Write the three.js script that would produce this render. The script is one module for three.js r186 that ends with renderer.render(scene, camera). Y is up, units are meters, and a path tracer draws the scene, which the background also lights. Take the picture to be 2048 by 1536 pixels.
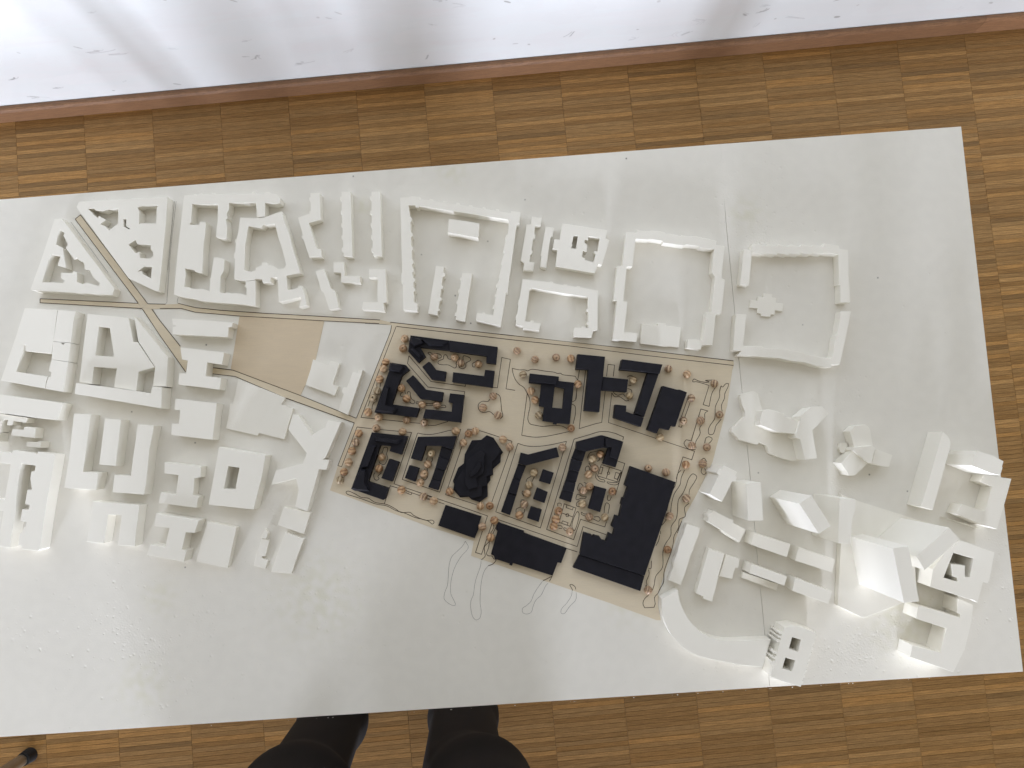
import * as THREE from 'three';
import { mergeGeometries } from 'three/addons/utils/BufferGeometryUtils.js';
import { MarchingCubes } from 'three/addons/objects/MarchingCubes.js';
import { RectAreaLightUniformsLib } from 'three/addons/lights/RectAreaLightUniformsLib.js';
import { SimplexNoise } from 'three/addons/math/SimplexNoise.js';

// ------------------------------------------------------------------ camera, light, exposure
RectAreaLightUniformsLib.init();
const scene = new THREE.Scene();
const TABLE = 0.75;                                   // height of the model board's top face
const camera = new THREE.PerspectiveCamera(53.09, 4 / 3, 0.02, 30);
camera.position.set(0, 1.75, 0);
camera.up.set(0, 0, -1);
camera.lookAt(0, 0.75, -0.0729);
const renderer = new THREE.WebGLRenderer({ antialias: true });
renderer.setSize(1024, 768);
renderer.shadowMap.enabled = true;
renderer.toneMapping = THREE.LinearToneMapping;
renderer.toneMappingExposure = 0.81;
scene.background = new THREE.Color(0.512, 0.478, 0.415);   // light that comes back from the pale room all round

// ------------------------------------------------------------------ helpers
let seed = 20240611;
const rnd = () => { seed = (seed + 0x6d2b79f5) | 0; let t = Math.imul(seed ^ (seed >>> 15), 1 | seed); t = (t + Math.imul(t ^ (t >>> 7), 61 | t)) ^ t; return ((t ^ (t >>> 14)) >>> 0) / 4294967296; };
const simplex = new SimplexNoise({ random: rnd });
const noise = (x, y) => simplex.noise(x, y);
const counts = {};
const numbered = (n) => { const k = counts[n] = (counts[n] ?? -1) + 1; return k ? n + '_' + String(k).padStart(3, '0') : n; };
const shade = (m) => { m.castShadow = true; m.receiveShadow = true; return m; };
function tag(o, label, category, group, kind) {
  o.userData.label = label;
  if (category) o.userData.category = category;
  if (group) o.userData.group = group;
  if (kind) o.userData.kind = kind;
  return o;
}
function thing(name, label, category, group) { const g = new THREE.Group(); g.name = numbered(name); scene.add(g); return tag(g, label, category, group); }
function part(name, geometry, material, parent) { const m = shade(new THREE.Mesh(geometry, material)); m.name = name; parent.add(m); return m; }
const pairs = (a, s = 0.001) => { const o = []; for (let i = 0; i < a.length; i += 2) o.push(new THREE.Vector2(a[i] * s, -a[i + 1] * s)); return o; };
function extrude(outline, holes, y0, y1, bevel, soften = 0) {
  let p = pairs(outline);
  if (THREE.ShapeUtils.isClockWise(p)) p.reverse();
  const shape = new THREE.Shape(p);
  for (const h of holes) { const q = pairs(h); if (!THREE.ShapeUtils.isClockWise(q)) q.reverse(); shape.holes.push(new THREE.Path(q)); }
  const g = new THREE.ExtrudeGeometry(shape, { depth: y1 - y0 - (bevel ? 2 * bevel : 0), bevelEnabled: !!bevel, bevelThickness: bevel, bevelSize: bevel, bevelOffset: -bevel, bevelSegments: 1, curveSegments: 4 });
  g.rotateX(-Math.PI / 2); g.translate(0, y0 + (bevel || 0), 0);
  return g;
}
// a roof piece whose sides lean outwards below its traced top edge
function frustum(outline, y0, y1, spread) {
  const p = pairs(outline), c = p.reduce((a, v) => a.add(v), new THREE.Vector2()).multiplyScalar(1 / p.length);
  const n = p.length, pos = [], idx = [];
  for (const v of p) pos.push(v.x, y1, -v.y);
  for (const v of p) { const d = v.clone().sub(c).normalize().multiplyScalar(spread); pos.push(v.x + d.x, y0, -(v.y + d.y)); }
  const flip = THREE.ShapeUtils.isClockWise(p);
  for (const t of THREE.ShapeUtils.triangulateShape(flip ? p.slice().reverse() : p, [])) { const q = flip ? t.map((i) => n - 1 - i) : t; idx.push(q[0], q[1], q[2]); }
  for (let i = 0; i < n; i++) { const j = (i + 1) % n; flip ? idx.push(i, j, n + i, j, n + j, n + i) : idx.push(i, n + i, j, j, n + i, n + j); }
  const g = new THREE.BufferGeometry();
  g.setAttribute('position', new THREE.Float32BufferAttribute(pos, 3)); g.setIndex(idx);
  const f = g.toNonIndexed(); f.computeVertexNormals();
  const uv = []; const a = f.attributes.position; for (let i = 0; i < a.count; i++) uv.push(a.getX(i), a.getZ(i));
  f.setAttribute('uv', new THREE.Float32BufferAttribute(uv, 2));
  return f;
}
function dataTexture(w, h, fill, srgb, repeat = true) {
  const d = new Uint8Array(w * h * 4);
  for (let y = 0; y < h; y++) for (let x = 0; x < w; x++) { const c = fill(x, y), i = (y * w + x) * 4; d[i] = c[0]; d[i + 1] = c[1]; d[i + 2] = c[2]; d[i + 3] = 255; }
  const t = new THREE.DataTexture(d, w, h); t.magFilter = THREE.LinearFilter; t.minFilter = THREE.LinearFilter;
  if (repeat) t.wrapS = t.wrapT = THREE.RepeatWrapping;
  if (srgb) t.colorSpace = THREE.SRGBColorSpace;
  t.needsUpdate = true; return t;
}
const clamp8 = (v) => Math.max(0, Math.min(255, v | 0));

// ------------------------------------------------------------------ materials
const foamBump = dataTexture(512, 512, (x, y) => {
  const v = 128 + 34 * noise(x * 0.11, y * 0.11) + 30 * noise(x * 0.27 + 40, y * 0.27) + 22 * (rnd() - 0.5) + 14 * noise(x * 0.02, y * 0.4);
  return [clamp8(v), clamp8(v), clamp8(v)];
});
foamBump.repeat.set(9, 9);
const M = {
  foam: new THREE.MeshStandardMaterial({ color: new THREE.Color(0.905, 0.88, 0.80), roughness: 0.85, bumpMap: foamBump, bumpScale: 0.00018 }),
  foam2: new THREE.MeshStandardMaterial({ color: new THREE.Color(0.82, 0.81, 0.77), roughness: 0.8, bumpMap: foamBump, bumpScale: 0.00012 }),
  burnt: new THREE.MeshStandardMaterial({ color: new THREE.Color(0.045, 0.026, 0.014), roughness: 0.95 }),
  pencil: new THREE.MeshStandardMaterial({ color: new THREE.Color(0.16, 0.15, 0.14), roughness: 0.9 }),
};
// the black paint: fine dust and a faint cloth of brush marks
const blackMap = dataTexture(512, 512, (x, y) => {
  let v = 25 + 2 * noise(x * 0.02, y * 0.02) + 3 * (rnd() - 0.5);
  if (rnd() < 0.0003) v += 50;
  return [clamp8(v * 0.96), clamp8(v * 0.94), clamp8(v * 1.25)];
}, true);
blackMap.repeat.set(6, 6);
const blackRough = dataTexture(256, 256, (x, y) => { const v = 168 + 26 * noise(x * 0.03, y * 0.03) + 14 * (rnd() - 0.5); return [v, v, v].map(clamp8); });
blackRough.repeat.set(6, 6);
M.black = new THREE.MeshPhysicalMaterial({ map: blackMap, roughness: 1, specularIntensity: 0.55, roughnessMap: blackRough, bumpMap: foamBump, bumpScale: 0.00006 });

// beech veneer: short flecks along the grain
function veneerMap(base, amp) {
  return dataTexture(1024, 1024, (x, y) => {
    const g = noise(x * 0.012, y * 0.22) * 0.5 + noise(x * 0.05, y * 0.7 + 9) * 0.35 + noise(x * 0.004, y * 0.03 + 50) * 0.3;
    const fleck = noise(x * 0.09 + 70, y * 0.55) > 0.72 ? -0.6 : 0;
    const k = 1 + amp * (g + fleck) + 0.012 * (rnd() - 0.5);
    return [clamp8(base[0] * k), clamp8(base[1] * k), clamp8(base[2] * k * (1 - amp * 0.3 * g))];
  }, true);
}
const beech = veneerMap([219, 206, 181], 0.022), beechPink = veneerMap([215, 198, 171], 0.02);
for (const t of [beech, beechPink]) t.repeat.set(3.2, 3.2);
M.beech = new THREE.MeshStandardMaterial({ map: beech, roughness: 0.62, bumpMap: beech, bumpScale: 0.00004 });
M.beechPink = new THREE.MeshStandardMaterial({ map: beechPink, roughness: 0.66 });

// board face: pitted and beaded foam, a few stains. u,v run over the board itself
const BX = -0.76, BW = 1.46, BZ = -0.46, BH = 0.92;
const pitSpots = [[-0.56, -0.27, 0.05, 0.9], [0.30, -0.33, 0.06, 1], [0.33, -0.25, 0.04, 1], [0.43, -0.05, 0.035, 0.9], [0.43, 0.06, 0.03, 0.9], [0.44, 0.17, 0.04, 1.4], [0.50, 0.24, 0.06, 1.3], [0.42, 0.26, 0.05, 1.2], [-0.48, 0.22, 0.06, 0.7], [-0.42, 0.27, 0.07, 0.6], [-0.58, 0.25, 0.05, 0.5], [-0.24, 0.19, 0.08, 0.7], [-0.62, -0.12, 0.05, 0.6], [0.64, 0.1, 0.05, 1], [0.62, 0.2, 0.05, 0.8], [0.25, 0.25, 0.06, 0.6], [-0.30, 0.08, 0.05, 0.5]];
const BN = 2048, BM = 1290;
const height = new Float32Array(BN * BM);
const mask = (x, z) => { let m = 0.05; for (const [px, pz, r, s] of pitSpots) { const d = ((x - px) ** 2 + (z - pz) ** 2) / (r * r); if (d < 6) m += s * Math.exp(-d); } return m * (0.6 + 0.6 * noise(x * 14, z * 14)); };
for (let j = 0; j < BM; j++) for (let i = 0; i < BN; i++) {
  const x = BX + (i / BN) * BW, z = BZ + (j / BM) * BH;
  const m = mask(x, z);
  height[j * BN + i] = 0.5 + 0.003 * noise(i * 0.05, j * 0.05) + 0.02 * (rnd() - 0.5) + Math.max(0, m - 0.25) * (0.06 * noise(i * 0.22, j * 0.22) + 0.05 * noise(i * 0.4 + 30, j * 0.4)) + 0.005 * noise(i * 0.006, j * 0.3);
}
for (let n = 0; n < 150000; n++) {
  const i = rnd() * BN | 0, j = rnd() * BM | 0, x = BX + (i / BN) * BW, z = BZ + (j / BM) * BH;
  if (rnd() > mask(x, z) * 0.16) continue;
  const r = 0.7 + 1.3 * rnd() ** 3, deep = (rnd() < 0.7 ? -1 : 0.5) * (0.10 + 0.24 * rnd());
  for (let b = -4; b <= 4; b++) for (let a = -4; a <= 4; a++) {
    const q = (a * a + b * b) / (r * r); if (q > 4 || i + a < 0 || i + a >= BN || j + b < 0 || j + b >= BM) continue;
    height[(j + b) * BN + i + a] += deep * Math.exp(-q);
  }
}
const boardBump = dataTexture(BN, BM, (x, y) => { const v = clamp8(height[y * BN + x] * 255); return [v, v, v]; }, false, false);
const stains = [[0.31, -0.30, 0.02], [-0.47, 0.31, 0.03], [-0.45, 0.2, 0.02], [0.5, 0.22, 0.05], [-0.08, -0.36, 0.02], [-0.2, -0.31, 0.012], [-0.25, 0.2, 0.05], [0.15, 0.2, 0.03]];
const grit = [[-0.1199, -0.2446, 0.4], [-0.0324, -0.2625, 0.5], [-0.0750, -0.1898, 0.8], [-0.0545, -0.1531, 0.8], [0.0169, -0.3185, 0.5], [0.4618, 0.0442, 0.9], [0.5102, 0.0656, 0.6], [-0.4007, -0.1247, 0.8], [-0.4114, 0.0032, 0.7], [-0.4951, -0.0370, 0.6], [0.1520, -0.3746, 1.0], [0.4817, -0.2136, 0.8], [0.3810, -0.1511, 0.4], [-0.2116, -0.3504, 0.7], [0.3183, 0.0419, 0.5], [-0.4194, 0.1624, 0.7]];   // pinholes and dark crumbs
const boardMap = dataTexture(2048, 1290, (x, y) => {
  const X = BX + (x / 2048) * BW, Z = BZ + (y / 1290) * BH;
  let s = 0; for (const [a, b, r] of stains) s += Math.exp(-((X - a) ** 2 + (Z - b) ** 2) / (r * r)) * (0.5 + 0.7 * noise(X * 60, Z * 60));
  const k = 1 + 0.005 * noise(X * 9, Z * 9) + 0.006 * noise(X * 45, Z * 45) - 0.03 * Math.max(0, s) - grit.reduce((a, g) => { const q = (X - g[0]) ** 2 + (Z - g[1]) ** 2; return q < 9e-6 ? a + 0.8 * g[2] * Math.exp(-q / 6e-7) : a; }, 0);
  return [clamp8(233 * k), clamp8(230 * k), clamp8(221 * (k - 0.03 * Math.max(0, s)))];
}, true, false);
M.board = new THREE.MeshStandardMaterial({ map: boardMap, roughness: 0.8, bumpMap: boardBump, bumpScale: 0.0015 });

// ------------------------------------------------------------------ the room: wall, skirting, parquet
const TURN = THREE.MathUtils.degToRad(5.45), PIVOT = new THREE.Vector3(0, 0, -0.8538);   // the room stands a little turned to the camera
const settle = (o) => { o.position.copy(PIVOT); o.rotation.y = TURN; return o; };
{
  // scuffed white wall behind the board
  const c = document.createElement('canvas'); c.width = 2048; c.height = 512; const x = c.getContext('2d');
  x.fillStyle = 'rgb(233,236,236)'; x.fillRect(0, 0, 2048, 512);
  for (let i = 0; i < 900; i++) { const k = 227 + rnd() * 9 | 0; x.fillStyle = `rgba(${k + 2},${k + 4},${k + 4},0.25)`; x.beginPath(); x.ellipse(rnd() * 2048, rnd() * 512, 10 + rnd() * 60, 4 + rnd() * 20, 0, 0, 7); x.fill(); }
  const scuff = (px, py, len, a, dark) => { x.strokeStyle = `rgba(105,104,104,${dark})`; for (let i = 0; i < 3; i++) { x.lineWidth = 0.8 + 1.6 * rnd(); x.beginPath(); const ox = rnd() * 8, oy = rnd() * 4; x.moveTo(px + ox, py + oy); x.quadraticCurveTo(px + ox + Math.cos(a) * len * 0.5 + rnd() * 5, py + oy + Math.sin(a) * len * 0.5 + rnd() * 4, px + ox + Math.cos(a) * len * rnd(), py + oy + Math.sin(a) * len); x.stroke(); } };
  for (let i = 0; i < 90; i++) scuff(rnd() * 2048, 512 - 60 - 330 * rnd() ** 1.3, 10 + 38 * rnd(), (rnd() < 0.75 ? 0 : 2.5) + (rnd() - 0.5) * 0.9, 0.06 + 0.26 * rnd() ** 2);
  for (let i = 0; i < 70; i++) { x.fillStyle = `rgba(110,106,102,${0.15 + 0.3 * rnd()})`; x.beginPath(); x.ellipse(rnd() * 2048, 512 - 50 - 380 * rnd(), 1.5 + 5 * rnd(), 0.8 + 2 * rnd(), rnd(), 0, 7); x.fill(); }
  const map = new THREE.CanvasTexture(c); map.colorSpace = THREE.SRGBColorSpace; map.wrapS = THREE.ClampToEdgeWrapping; map.wrapT = THREE.ClampToEdgeWrapping;
  const plaster = dataTexture(256, 256, (a, b) => { const v = 128 + 30 * noise(a * 0.06, b * 0.06) + 20 * noise(a * 0.2, b * 0.2); return [v, v, v].map(clamp8); });
  plaster.repeat.set(6, 6);
  const g = new THREE.BoxGeometry(4.4, 2.6, 0.12); g.translate(0.05, 1.3, -0.074);
  const p = g.attributes.position, uv = g.attributes.uv;
  for (let i = 0; i < uv.count; i++) uv.setXY(i, (p.getX(i) + 1.4) / 3, p.getY(i) / 0.75);
  const wall = shade(new THREE.Mesh(g, new THREE.MeshStandardMaterial({ map, roughness: 0.55, bumpMap: plaster, bumpScale: 0.0004 })));
  wall.name = 'wall'; settle(wall); scene.add(tag(wall, 'white scuffed wall rising behind the model board', 'wall'));
}
{
  const oak = dataTexture(1024, 128, (x, y) => {
    const v = 208 + 19 * noise(x * 0.006, y * 0.09) + 16 * noise(x * 0.03 + 7, y * 0.5) - (noise(x * 0.02, y * 1.1 + 30) > 0.55 ? 20 : 0) + 8 * (rnd() - 0.5);
    return [clamp8(v), clamp8(v * 0.985), clamp8(v * 0.95)];
  }, true);
  // red-brown skirting board in two lengths
  const skirt = settle(thing('skirting_board', 'red-brown wooden skirting board along the foot of the white wall', 'skirting board'));
  const make = (x0, x1) => {
    const prof = [[0, 0], [0.0125, 0], [0.0125, 0.046], [0.0095, 0.0535], [0.007, 0.055], [0, 0.055]], pos = [], uv = [];   // [out from the wall, up]
    const put = (x, k) => { pos.push(x, prof[k][1] + 0.0005, prof[k][0] - 0.0126); uv.push(x / 0.35, (prof[k][1] + prof[k][0]) / 0.04); };
    for (let k = 0; k < prof.length; k++) { const j = (k + 1) % prof.length; put(x0, k); put(x1, k); put(x1, j); put(x0, k); put(x1, j); put(x0, j); }
    for (const [x, f] of [[x0, 0], [x1, 1]]) for (let k = 1; k < prof.length - 1; k++) { put(x, 0); put(x, f ? k + 1 : k); put(x, f ? k : k + 1); }
    const g = new THREE.BufferGeometry(); g.setAttribute('position', new THREE.Float32BufferAttribute(pos, 3)); g.setAttribute('uv', new THREE.Float32BufferAttribute(uv, 2)); g.computeVertexNormals(); return g;
  };
  const red = new THREE.MeshStandardMaterial({ map: oak, color: new THREE.Color(0.39, 0.212, 0.115), roughness: 0.5, bumpMap: oak, bumpScale: 0.0003 }), red2 = red.clone(); red2.color.setRGB(0.47, 0.255, 0.14);
  part('skirting_length', make(-2.1, 1.0915), red, skirt); part('skirting_length', make(1.0922, 2.2), red2, skirt);
  // caulk gap: thin dark line between wall and skirting
  const gap = new THREE.BoxGeometry(4.3, 0.052, 0.0008); gap.translate(0.05, 0.027, -0.0132); part('caulk_joint', gap, M.burnt, skirt);

  // parquet of upright oak lamellas, 160 x 10 mm, in straight columns
  const floor = settle(new THREE.Group()); floor.name = 'floor'; scene.add(tag(floor, 'oak parquet floor of narrow lamellas in straight columns', null, null, 'structure'));
  const under = new THREE.BoxGeometry(4.6, 0.03, 5.6); under.translate(0.05, -0.0195, 2.6);
  part('screed', under, new THREE.MeshStandardMaterial({ color: new THREE.Color(0.07, 0.04, 0.02), roughness: 0.9 }), floor);
  const wood = new THREE.MeshPhysicalMaterial({ map: oak, vertexColors: true, roughness: 0.5, specularIntensity: 0.5, bumpMap: oak, bumpScale: 0.00025 });
  const tones = []; for (let i = 0; i < 26; i++) { const l = 0.66 + 0.26 * rnd() + (rnd() < 0.2 ? 0.24 : 0) - (rnd() < 0.08 ? 0.07 : 0), w = rnd(); tones.push([0.67 * l, (0.372 + 0.035 * w) * l, (0.13 + 0.04 * w) * l]); }
  const variants = tones.map((c, k) => {
    const g = new THREE.BoxGeometry(0.1594, 0.004, 0.0095); g.translate(0, -0.002, 0);
    const col = [], uv = [], p = g.attributes.position, u0 = rnd(), v0 = rnd();
    for (let i = 0; i < p.count; i++) { col.push(...c); uv.push(u0 + p.getX(i) / 0.30, v0 + p.getZ(i) / 0.035); }
    g.setAttribute('color', new THREE.Float32BufferAttribute(col, 3)); g.setAttribute('uv', new THREE.Float32BufferAttribute(uv, 2)); return g;
  });
  camera.updateMatrixWorld(); camera.updateProjectionMatrix();
  const slots = [], v = new THREE.Vector3(); floor.updateMatrixWorld(true);
  for (let cI = -7; cI < 18; cI++) {
    const cx = -1.0082 + 0.16 * (cI + 0.5); let z = -0.012 + 0.009 * rnd();
    while (z < 2.35) { slots.push([cx, z + 0.005]); z += 0.01; }
  }
  const shown = (s) => { v.set(s[0], 0, s[1]).applyMatrix4(floor.matrixWorld).project(camera); const x = v.x, y = v.y; if (Math.abs(x) > 1.03 || Math.abs(y) > 1.02) return 9; return (y > 0.5 + 0.09 * (x + 1) || y < -0.78 || x > 0.9) ? Math.hypot(x * 1.3, y) - 1 : 8; };
  for (const s of slots) s.push(shown(s));
  slots.sort((a, b) => a[2] - b[2]);
  const rest = [];
  slots.forEach((s, i) => {
    const g = variants[rnd() * variants.length | 0], lift = -0.0003 * rnd();
    if (i < 300) { const m = part(i ? 'lamella_' + String(i).padStart(3, '0') : 'lamella', g, wood, floor); m.position.set(s[0], lift, s[1]); }
    else { const c = g.clone(); c.translate(s[0], lift, s[1]); rest.push(c); }
  });
  part('lamella_field', mergeGeometries(rest), wood, floor).userData.kind = 'stuff';
}

// ------------------------------------------------------------------ the model board: two foam sheets on a trestle table
const base = (o, y = 0) => { o.position.y = TABLE + y; return o; };
const board = base(thing('model_board', 'large white foam board in two butted sheets carrying the city model', 'model board'));
{
  const seam = [278.4,-394.1,281.6,-321.2,283.3,-290.8,292.7,-164.6,296.2,-110.3,297.7,-91.2,304.6,3.6,308.3,51.6,315.2,156.2,321.7,241.2,321.8,246,326.9,312.3];
  const rev = []; for (let i = seam.length - 2; i >= 0; i -= 2) rev.push(seam[i], seam[i + 1]);
  const shift = (a, d) => a.map((x, i) => (i % 2 ? x : x + d * (a[i + 1] < -305 ? 0.1 : 2.2)));
  const sheet = (o, name) => {
    const g = extrude(o, [], -0.03, 0, 0.00015), p = g.attributes.position, uv = g.attributes.uv;
    for (let i = 0; i < uv.count; i++) uv.setXY(i, (p.getX(i) - BX) / BW, (p.getZ(i) - BZ) / BH);
    part(name, g, M.board, board);
  };
  sheet([-1141.7, -282, ...shift(seam, -0.1), -1086, 401.5], 'foam_sheet');
  sheet([...shift(rev, 0.1), 600.5, -418.1, 649, 293.2], 'foam_sheet_001');
  // crumbs of torn foam along the front and right edges
  const bits = [];
  for (let i = 0; i < 34; i++) {
    const k = i < 30 ? 0.3 + 0.68 * rnd() : rnd(), s = 0.0002 + 0.0004 * rnd() ** 2;
    const g = new THREE.IcosahedronGeometry(s, 0); g.scale(1 + rnd(), 0.6, 1);
    if (i < 34) g.translate(-0.7 + 1.345 * k, -0.0004, 0.3798 - (0.0859) * k * 1.0 + 0.0003); else g.translate(0.602 + 0.046 * k, -0.0004, -0.40 + 0.68 * k);
    bits.push(g);
  }
  part('torn_edge', mergeGeometries(bits), M.foam, board).userData.kind = 'stuff';
}

// ------------------------------------------------------------------ builders for blocks, veneer, engraving and balls
function block(name, label, parts, material, lift, category) {
  const big = Math.max(...parts.map((p) => p[2]));
  const root = base(thing(name, label, category), lift);
  for (const [pn, h0, h1, outline, ...holes] of parts) {
    const y0 = h0 / 1000 + (h0 ? 0.00005 - lift : 0), y1 = h1 / 1000 - lift;
    const g = holes[0] === 'F' ? frustum(outline, y0, y1, 0.0032) : extrude(outline, holes, y0, y1, 0.00018);
    part(pn, g, material, root);
  }
  return root;
}
const whiteBlock = (name, label, parts) => block(name, label, parts, M.foam, 0.0002, 'model building');
const blackBlock = (name, label, parts) => block(name, label, parts, M.black, 0.0008, 'model building');
const veneers = [];
function veneer(name, label, category, outline) {
  const o = base(thing(name, label, category)); veneers.push(o);
  part('veneer', extrude(outline, [], 0.00005, 0.0006, 0), name === 'field_panel' ? M.beechPink : M.beech, o);
}
function ribbon(points, width, closed, y) {
  const n = points.length, pos = [], idx = [];
  for (let i = 0; i < n; i++) {
    const a = points[closed ? (i + n - 1) % n : Math.max(0, i - 1)], b = points[closed ? (i + 1) % n : Math.min(n - 1, i + 1)], p = points[i];
    const d1 = p.clone().sub(a), d2 = b.clone().sub(p); if (d1.lengthSq() < 1e-14) d1.copy(d2); if (d2.lengthSq() < 1e-14) d2.copy(d1); d1.normalize(); d2.normalize();
    const t = d1.clone().add(d2); if (t.lengthSq() < 0.02) t.copy(d1); t.normalize();
    const k = Math.min(2.2, 1 / Math.max(0.3, Math.abs(t.dot(d1)))), w = width * 0.5 * k * (0.86 + 0.28 * rnd());
    pos.push(p.x - t.y * w, y, -(p.y + t.x * w), p.x + t.y * w, y, -(p.y - t.x * w));
  }
  for (let i = 0; i < (closed ? n : n - 1); i++) { const a = 2 * i, b = 2 * ((i + 1) % n); idx.push(a, a + 1, b, b, a + 1, b + 1); }
  const g = new THREE.BufferGeometry(); g.setAttribute('position', new THREE.Float32BufferAttribute(pos, 3));
  const uv = []; for (let i = 0; i < pos.length; i += 3) uv.push(pos[i], pos[i + 2]);
  g.setAttribute('uv', new THREE.Float32BufferAttribute(uv, 2)); g.setIndex(idx); g.computeVertexNormals();
  if (g.attributes.normal.getY(0) < 0) { for (let i = 0; i < idx.length; i += 3) { const t = idx[i + 1]; idx[i + 1] = idx[i + 2]; idx[i + 2] = t; } g.setIndex(idx); g.computeVertexNormals(); }
  return g;
}
function strokePoints(mode, a) {
  let p = pairs(a), closed = mode === 'C' || mode === 'L';
  if (mode === 'o') { const r = p[0].distanceTo(p[1]), c = p[0]; p = []; for (let i = 0; i < 20; i++) p.push(new THREE.Vector2(c.x + r * Math.cos(i / 20 * Math.PI * 2), c.y + r * Math.sin(i / 20 * Math.PI * 2))); closed = true; }
  if ((mode === 'c' || mode === 'C') && p.length > 2) {
    const cv = new THREE.CatmullRomCurve3(p.map((v) => new THREE.Vector3(v.x, v.y, 0)), mode === 'C', 'centripetal');
    p = cv.getPoints(p.length * 6).map((v) => new THREE.Vector2(v.x, v.y)); if (mode === 'C') p.pop();
  }
  return [p, closed];
}
let strokeLift = 0;
function stroke(name, mode, a, width, material, parent, y) { const [p, closed] = strokePoints(mode, a); part(name, ribbon(p, width, closed, y + (strokeLift = (strokeLift + 0.000004) % 0.00008)), material, parent); }
const engrave = (mode, a) => stroke('engraved_line', mode, a, 0.0008, M.burnt, veneers[0], 0.00064);
const burntEdge = (k, a) => stroke('burnt_edge', 'l', a, 0.0008, M.burnt, veneers[k], 0.00072);
const scribe = (mode, a) => stroke('scribed_line', mode, a, 0.00036, M.pencil, board, 0.00008);

// turned beads, 10 mm, banded grain
const tints = {  // two wood tones and the number of growth rings
p: [[210, 181, 144], [158, 124, 92], 9], t: [[200, 164, 124], [140, 102, 68], 9], r: [[193, 163, 131], [128, 102, 80], 13], s: [[202, 176, 144], [108, 82, 60], 10], g: [[190, 172, 140], [130, 110, 82], 9], y: [[206, 186, 150], [158, 132, 98], 8] };
const beadMats = {};
for (const [k, [a, b, f]] of Object.entries(tints)) {
  beadMats[k] = [0, 1].map(() => {
    const o = rnd() * 100;
    const map = dataTexture(128, 128, (x, y) => {
      const lat = Math.cos((y / 127) * Math.PI), lon = (x / 128) * Math.PI * 2, r = Math.sin((y / 127) * Math.PI);
      const wob = 0.12 * noise(Math.cos(lon) * r * 1.4 + o, Math.sin(lon) * r * 1.4 + lat);
      let s = 0.5 + 0.5 * Math.sin((lat + wob) * f * (0.8 + 0.25 * noise(lat * 1.5 + o, 3))); s = s ** 1.3 * (0.85 + 0.3 * noise(o, lat * 3));
      s = Math.max(0, s) + 0.14 * noise(lat * 22 + o, lon * 0.5);
      return [0, 1, 2].map((c) => clamp8(a[c] + (b[c] - a[c]) * s));
    }, true, false);
    return new THREE.MeshPhysicalMaterial({ map, roughness: 0.55, clearcoat: 0.15, clearcoatRoughness: 0.4 });
  });
}
const beadGeo = (() => {   // a sphere with a drilled hole along its axis
  const pts = [], R = 0.0052, hole = 0.0009, a0 = Math.asin(hole / R);
  pts.push(new THREE.Vector2(hole, -R * 0.5));
  for (let i = 0; i <= 22; i++) { const a = -Math.PI / 2 + a0 + (Math.PI - 2 * a0) * i / 22; pts.push(new THREE.Vector2(R * Math.cos(a), R * Math.sin(a))); }
  pts.push(new THREE.Vector2(hole, R * 0.5));
  return new THREE.LatheGeometry(pts, 30);
})();
function ballTree(x, z, tint, label) {
  const r = 0.0052, o = thing('ball_tree', label, 'ball tree', 'wooden ball trees standing on the site panel');
  const k = 0.94 + 0.1 * rnd();
  o.position.set(x / 1000, TABLE + 0.0006 + r * k, z / 1000);
  const m = part('bead', beadGeo, beadMats[tint][rnd() * 2 | 0], o);
  m.scale.setScalar(k); const up = rnd() < 0.22;
  m.rotation.set(up ? (rnd() - 0.5) * 0.7 : Math.PI / 2 + (rnd() - 0.5) * 0.7, rnd() * 6.28, 0, 'YXZ');
}

// ---- white foam blocks: board millimetres [x, z, ...], heights in millimetres above the board
whiteBlock('courtyard_block', 'white foam triangle block with ragged courtyard cuts, left of the diagonal wooden street',
  [['body',0,16,[-596.4,-287.5,-587.4,-287.9,-580.5,-279.9,-514.9,-195.4,-517.2,-187.2,-621.4,-193.4,-623.7,-194.7,-611.1,-235.1],[-588.3,-273,-582.7,-268.9,-584.2,-265.8,-577.8,-253.8,-580.3,-249.2,-569.1,-234.2,-564.5,-236.5,-561.6,-232.4,-556.8,-230.3,-555,-226.2,-554.8,-221.4,-548.2,-220,-545.3,-214.6,-543.8,-210.7,-538.2,-206.1,-533.8,-202.9,-535.9,-198.8,-542.1,-200.9,-551.6,-203.6,-556.9,-201.6,-563.8,-204.3,-564.3,-216.6,-569.8,-219,-570.1,-215.9,-584.6,-216.6,-585,-209.8,-579.4,-206.1,-582,-202.9,-595.5,-203.9,-609,-203.9,-605,-220,-601.6,-233.8,-597.8,-240.6,-586.6,-238.3,-590,-226.2,-578.8,-222.8,-584.2,-248.9,-592.9,-253.7,-591.4,-265.4]]]);
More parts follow.
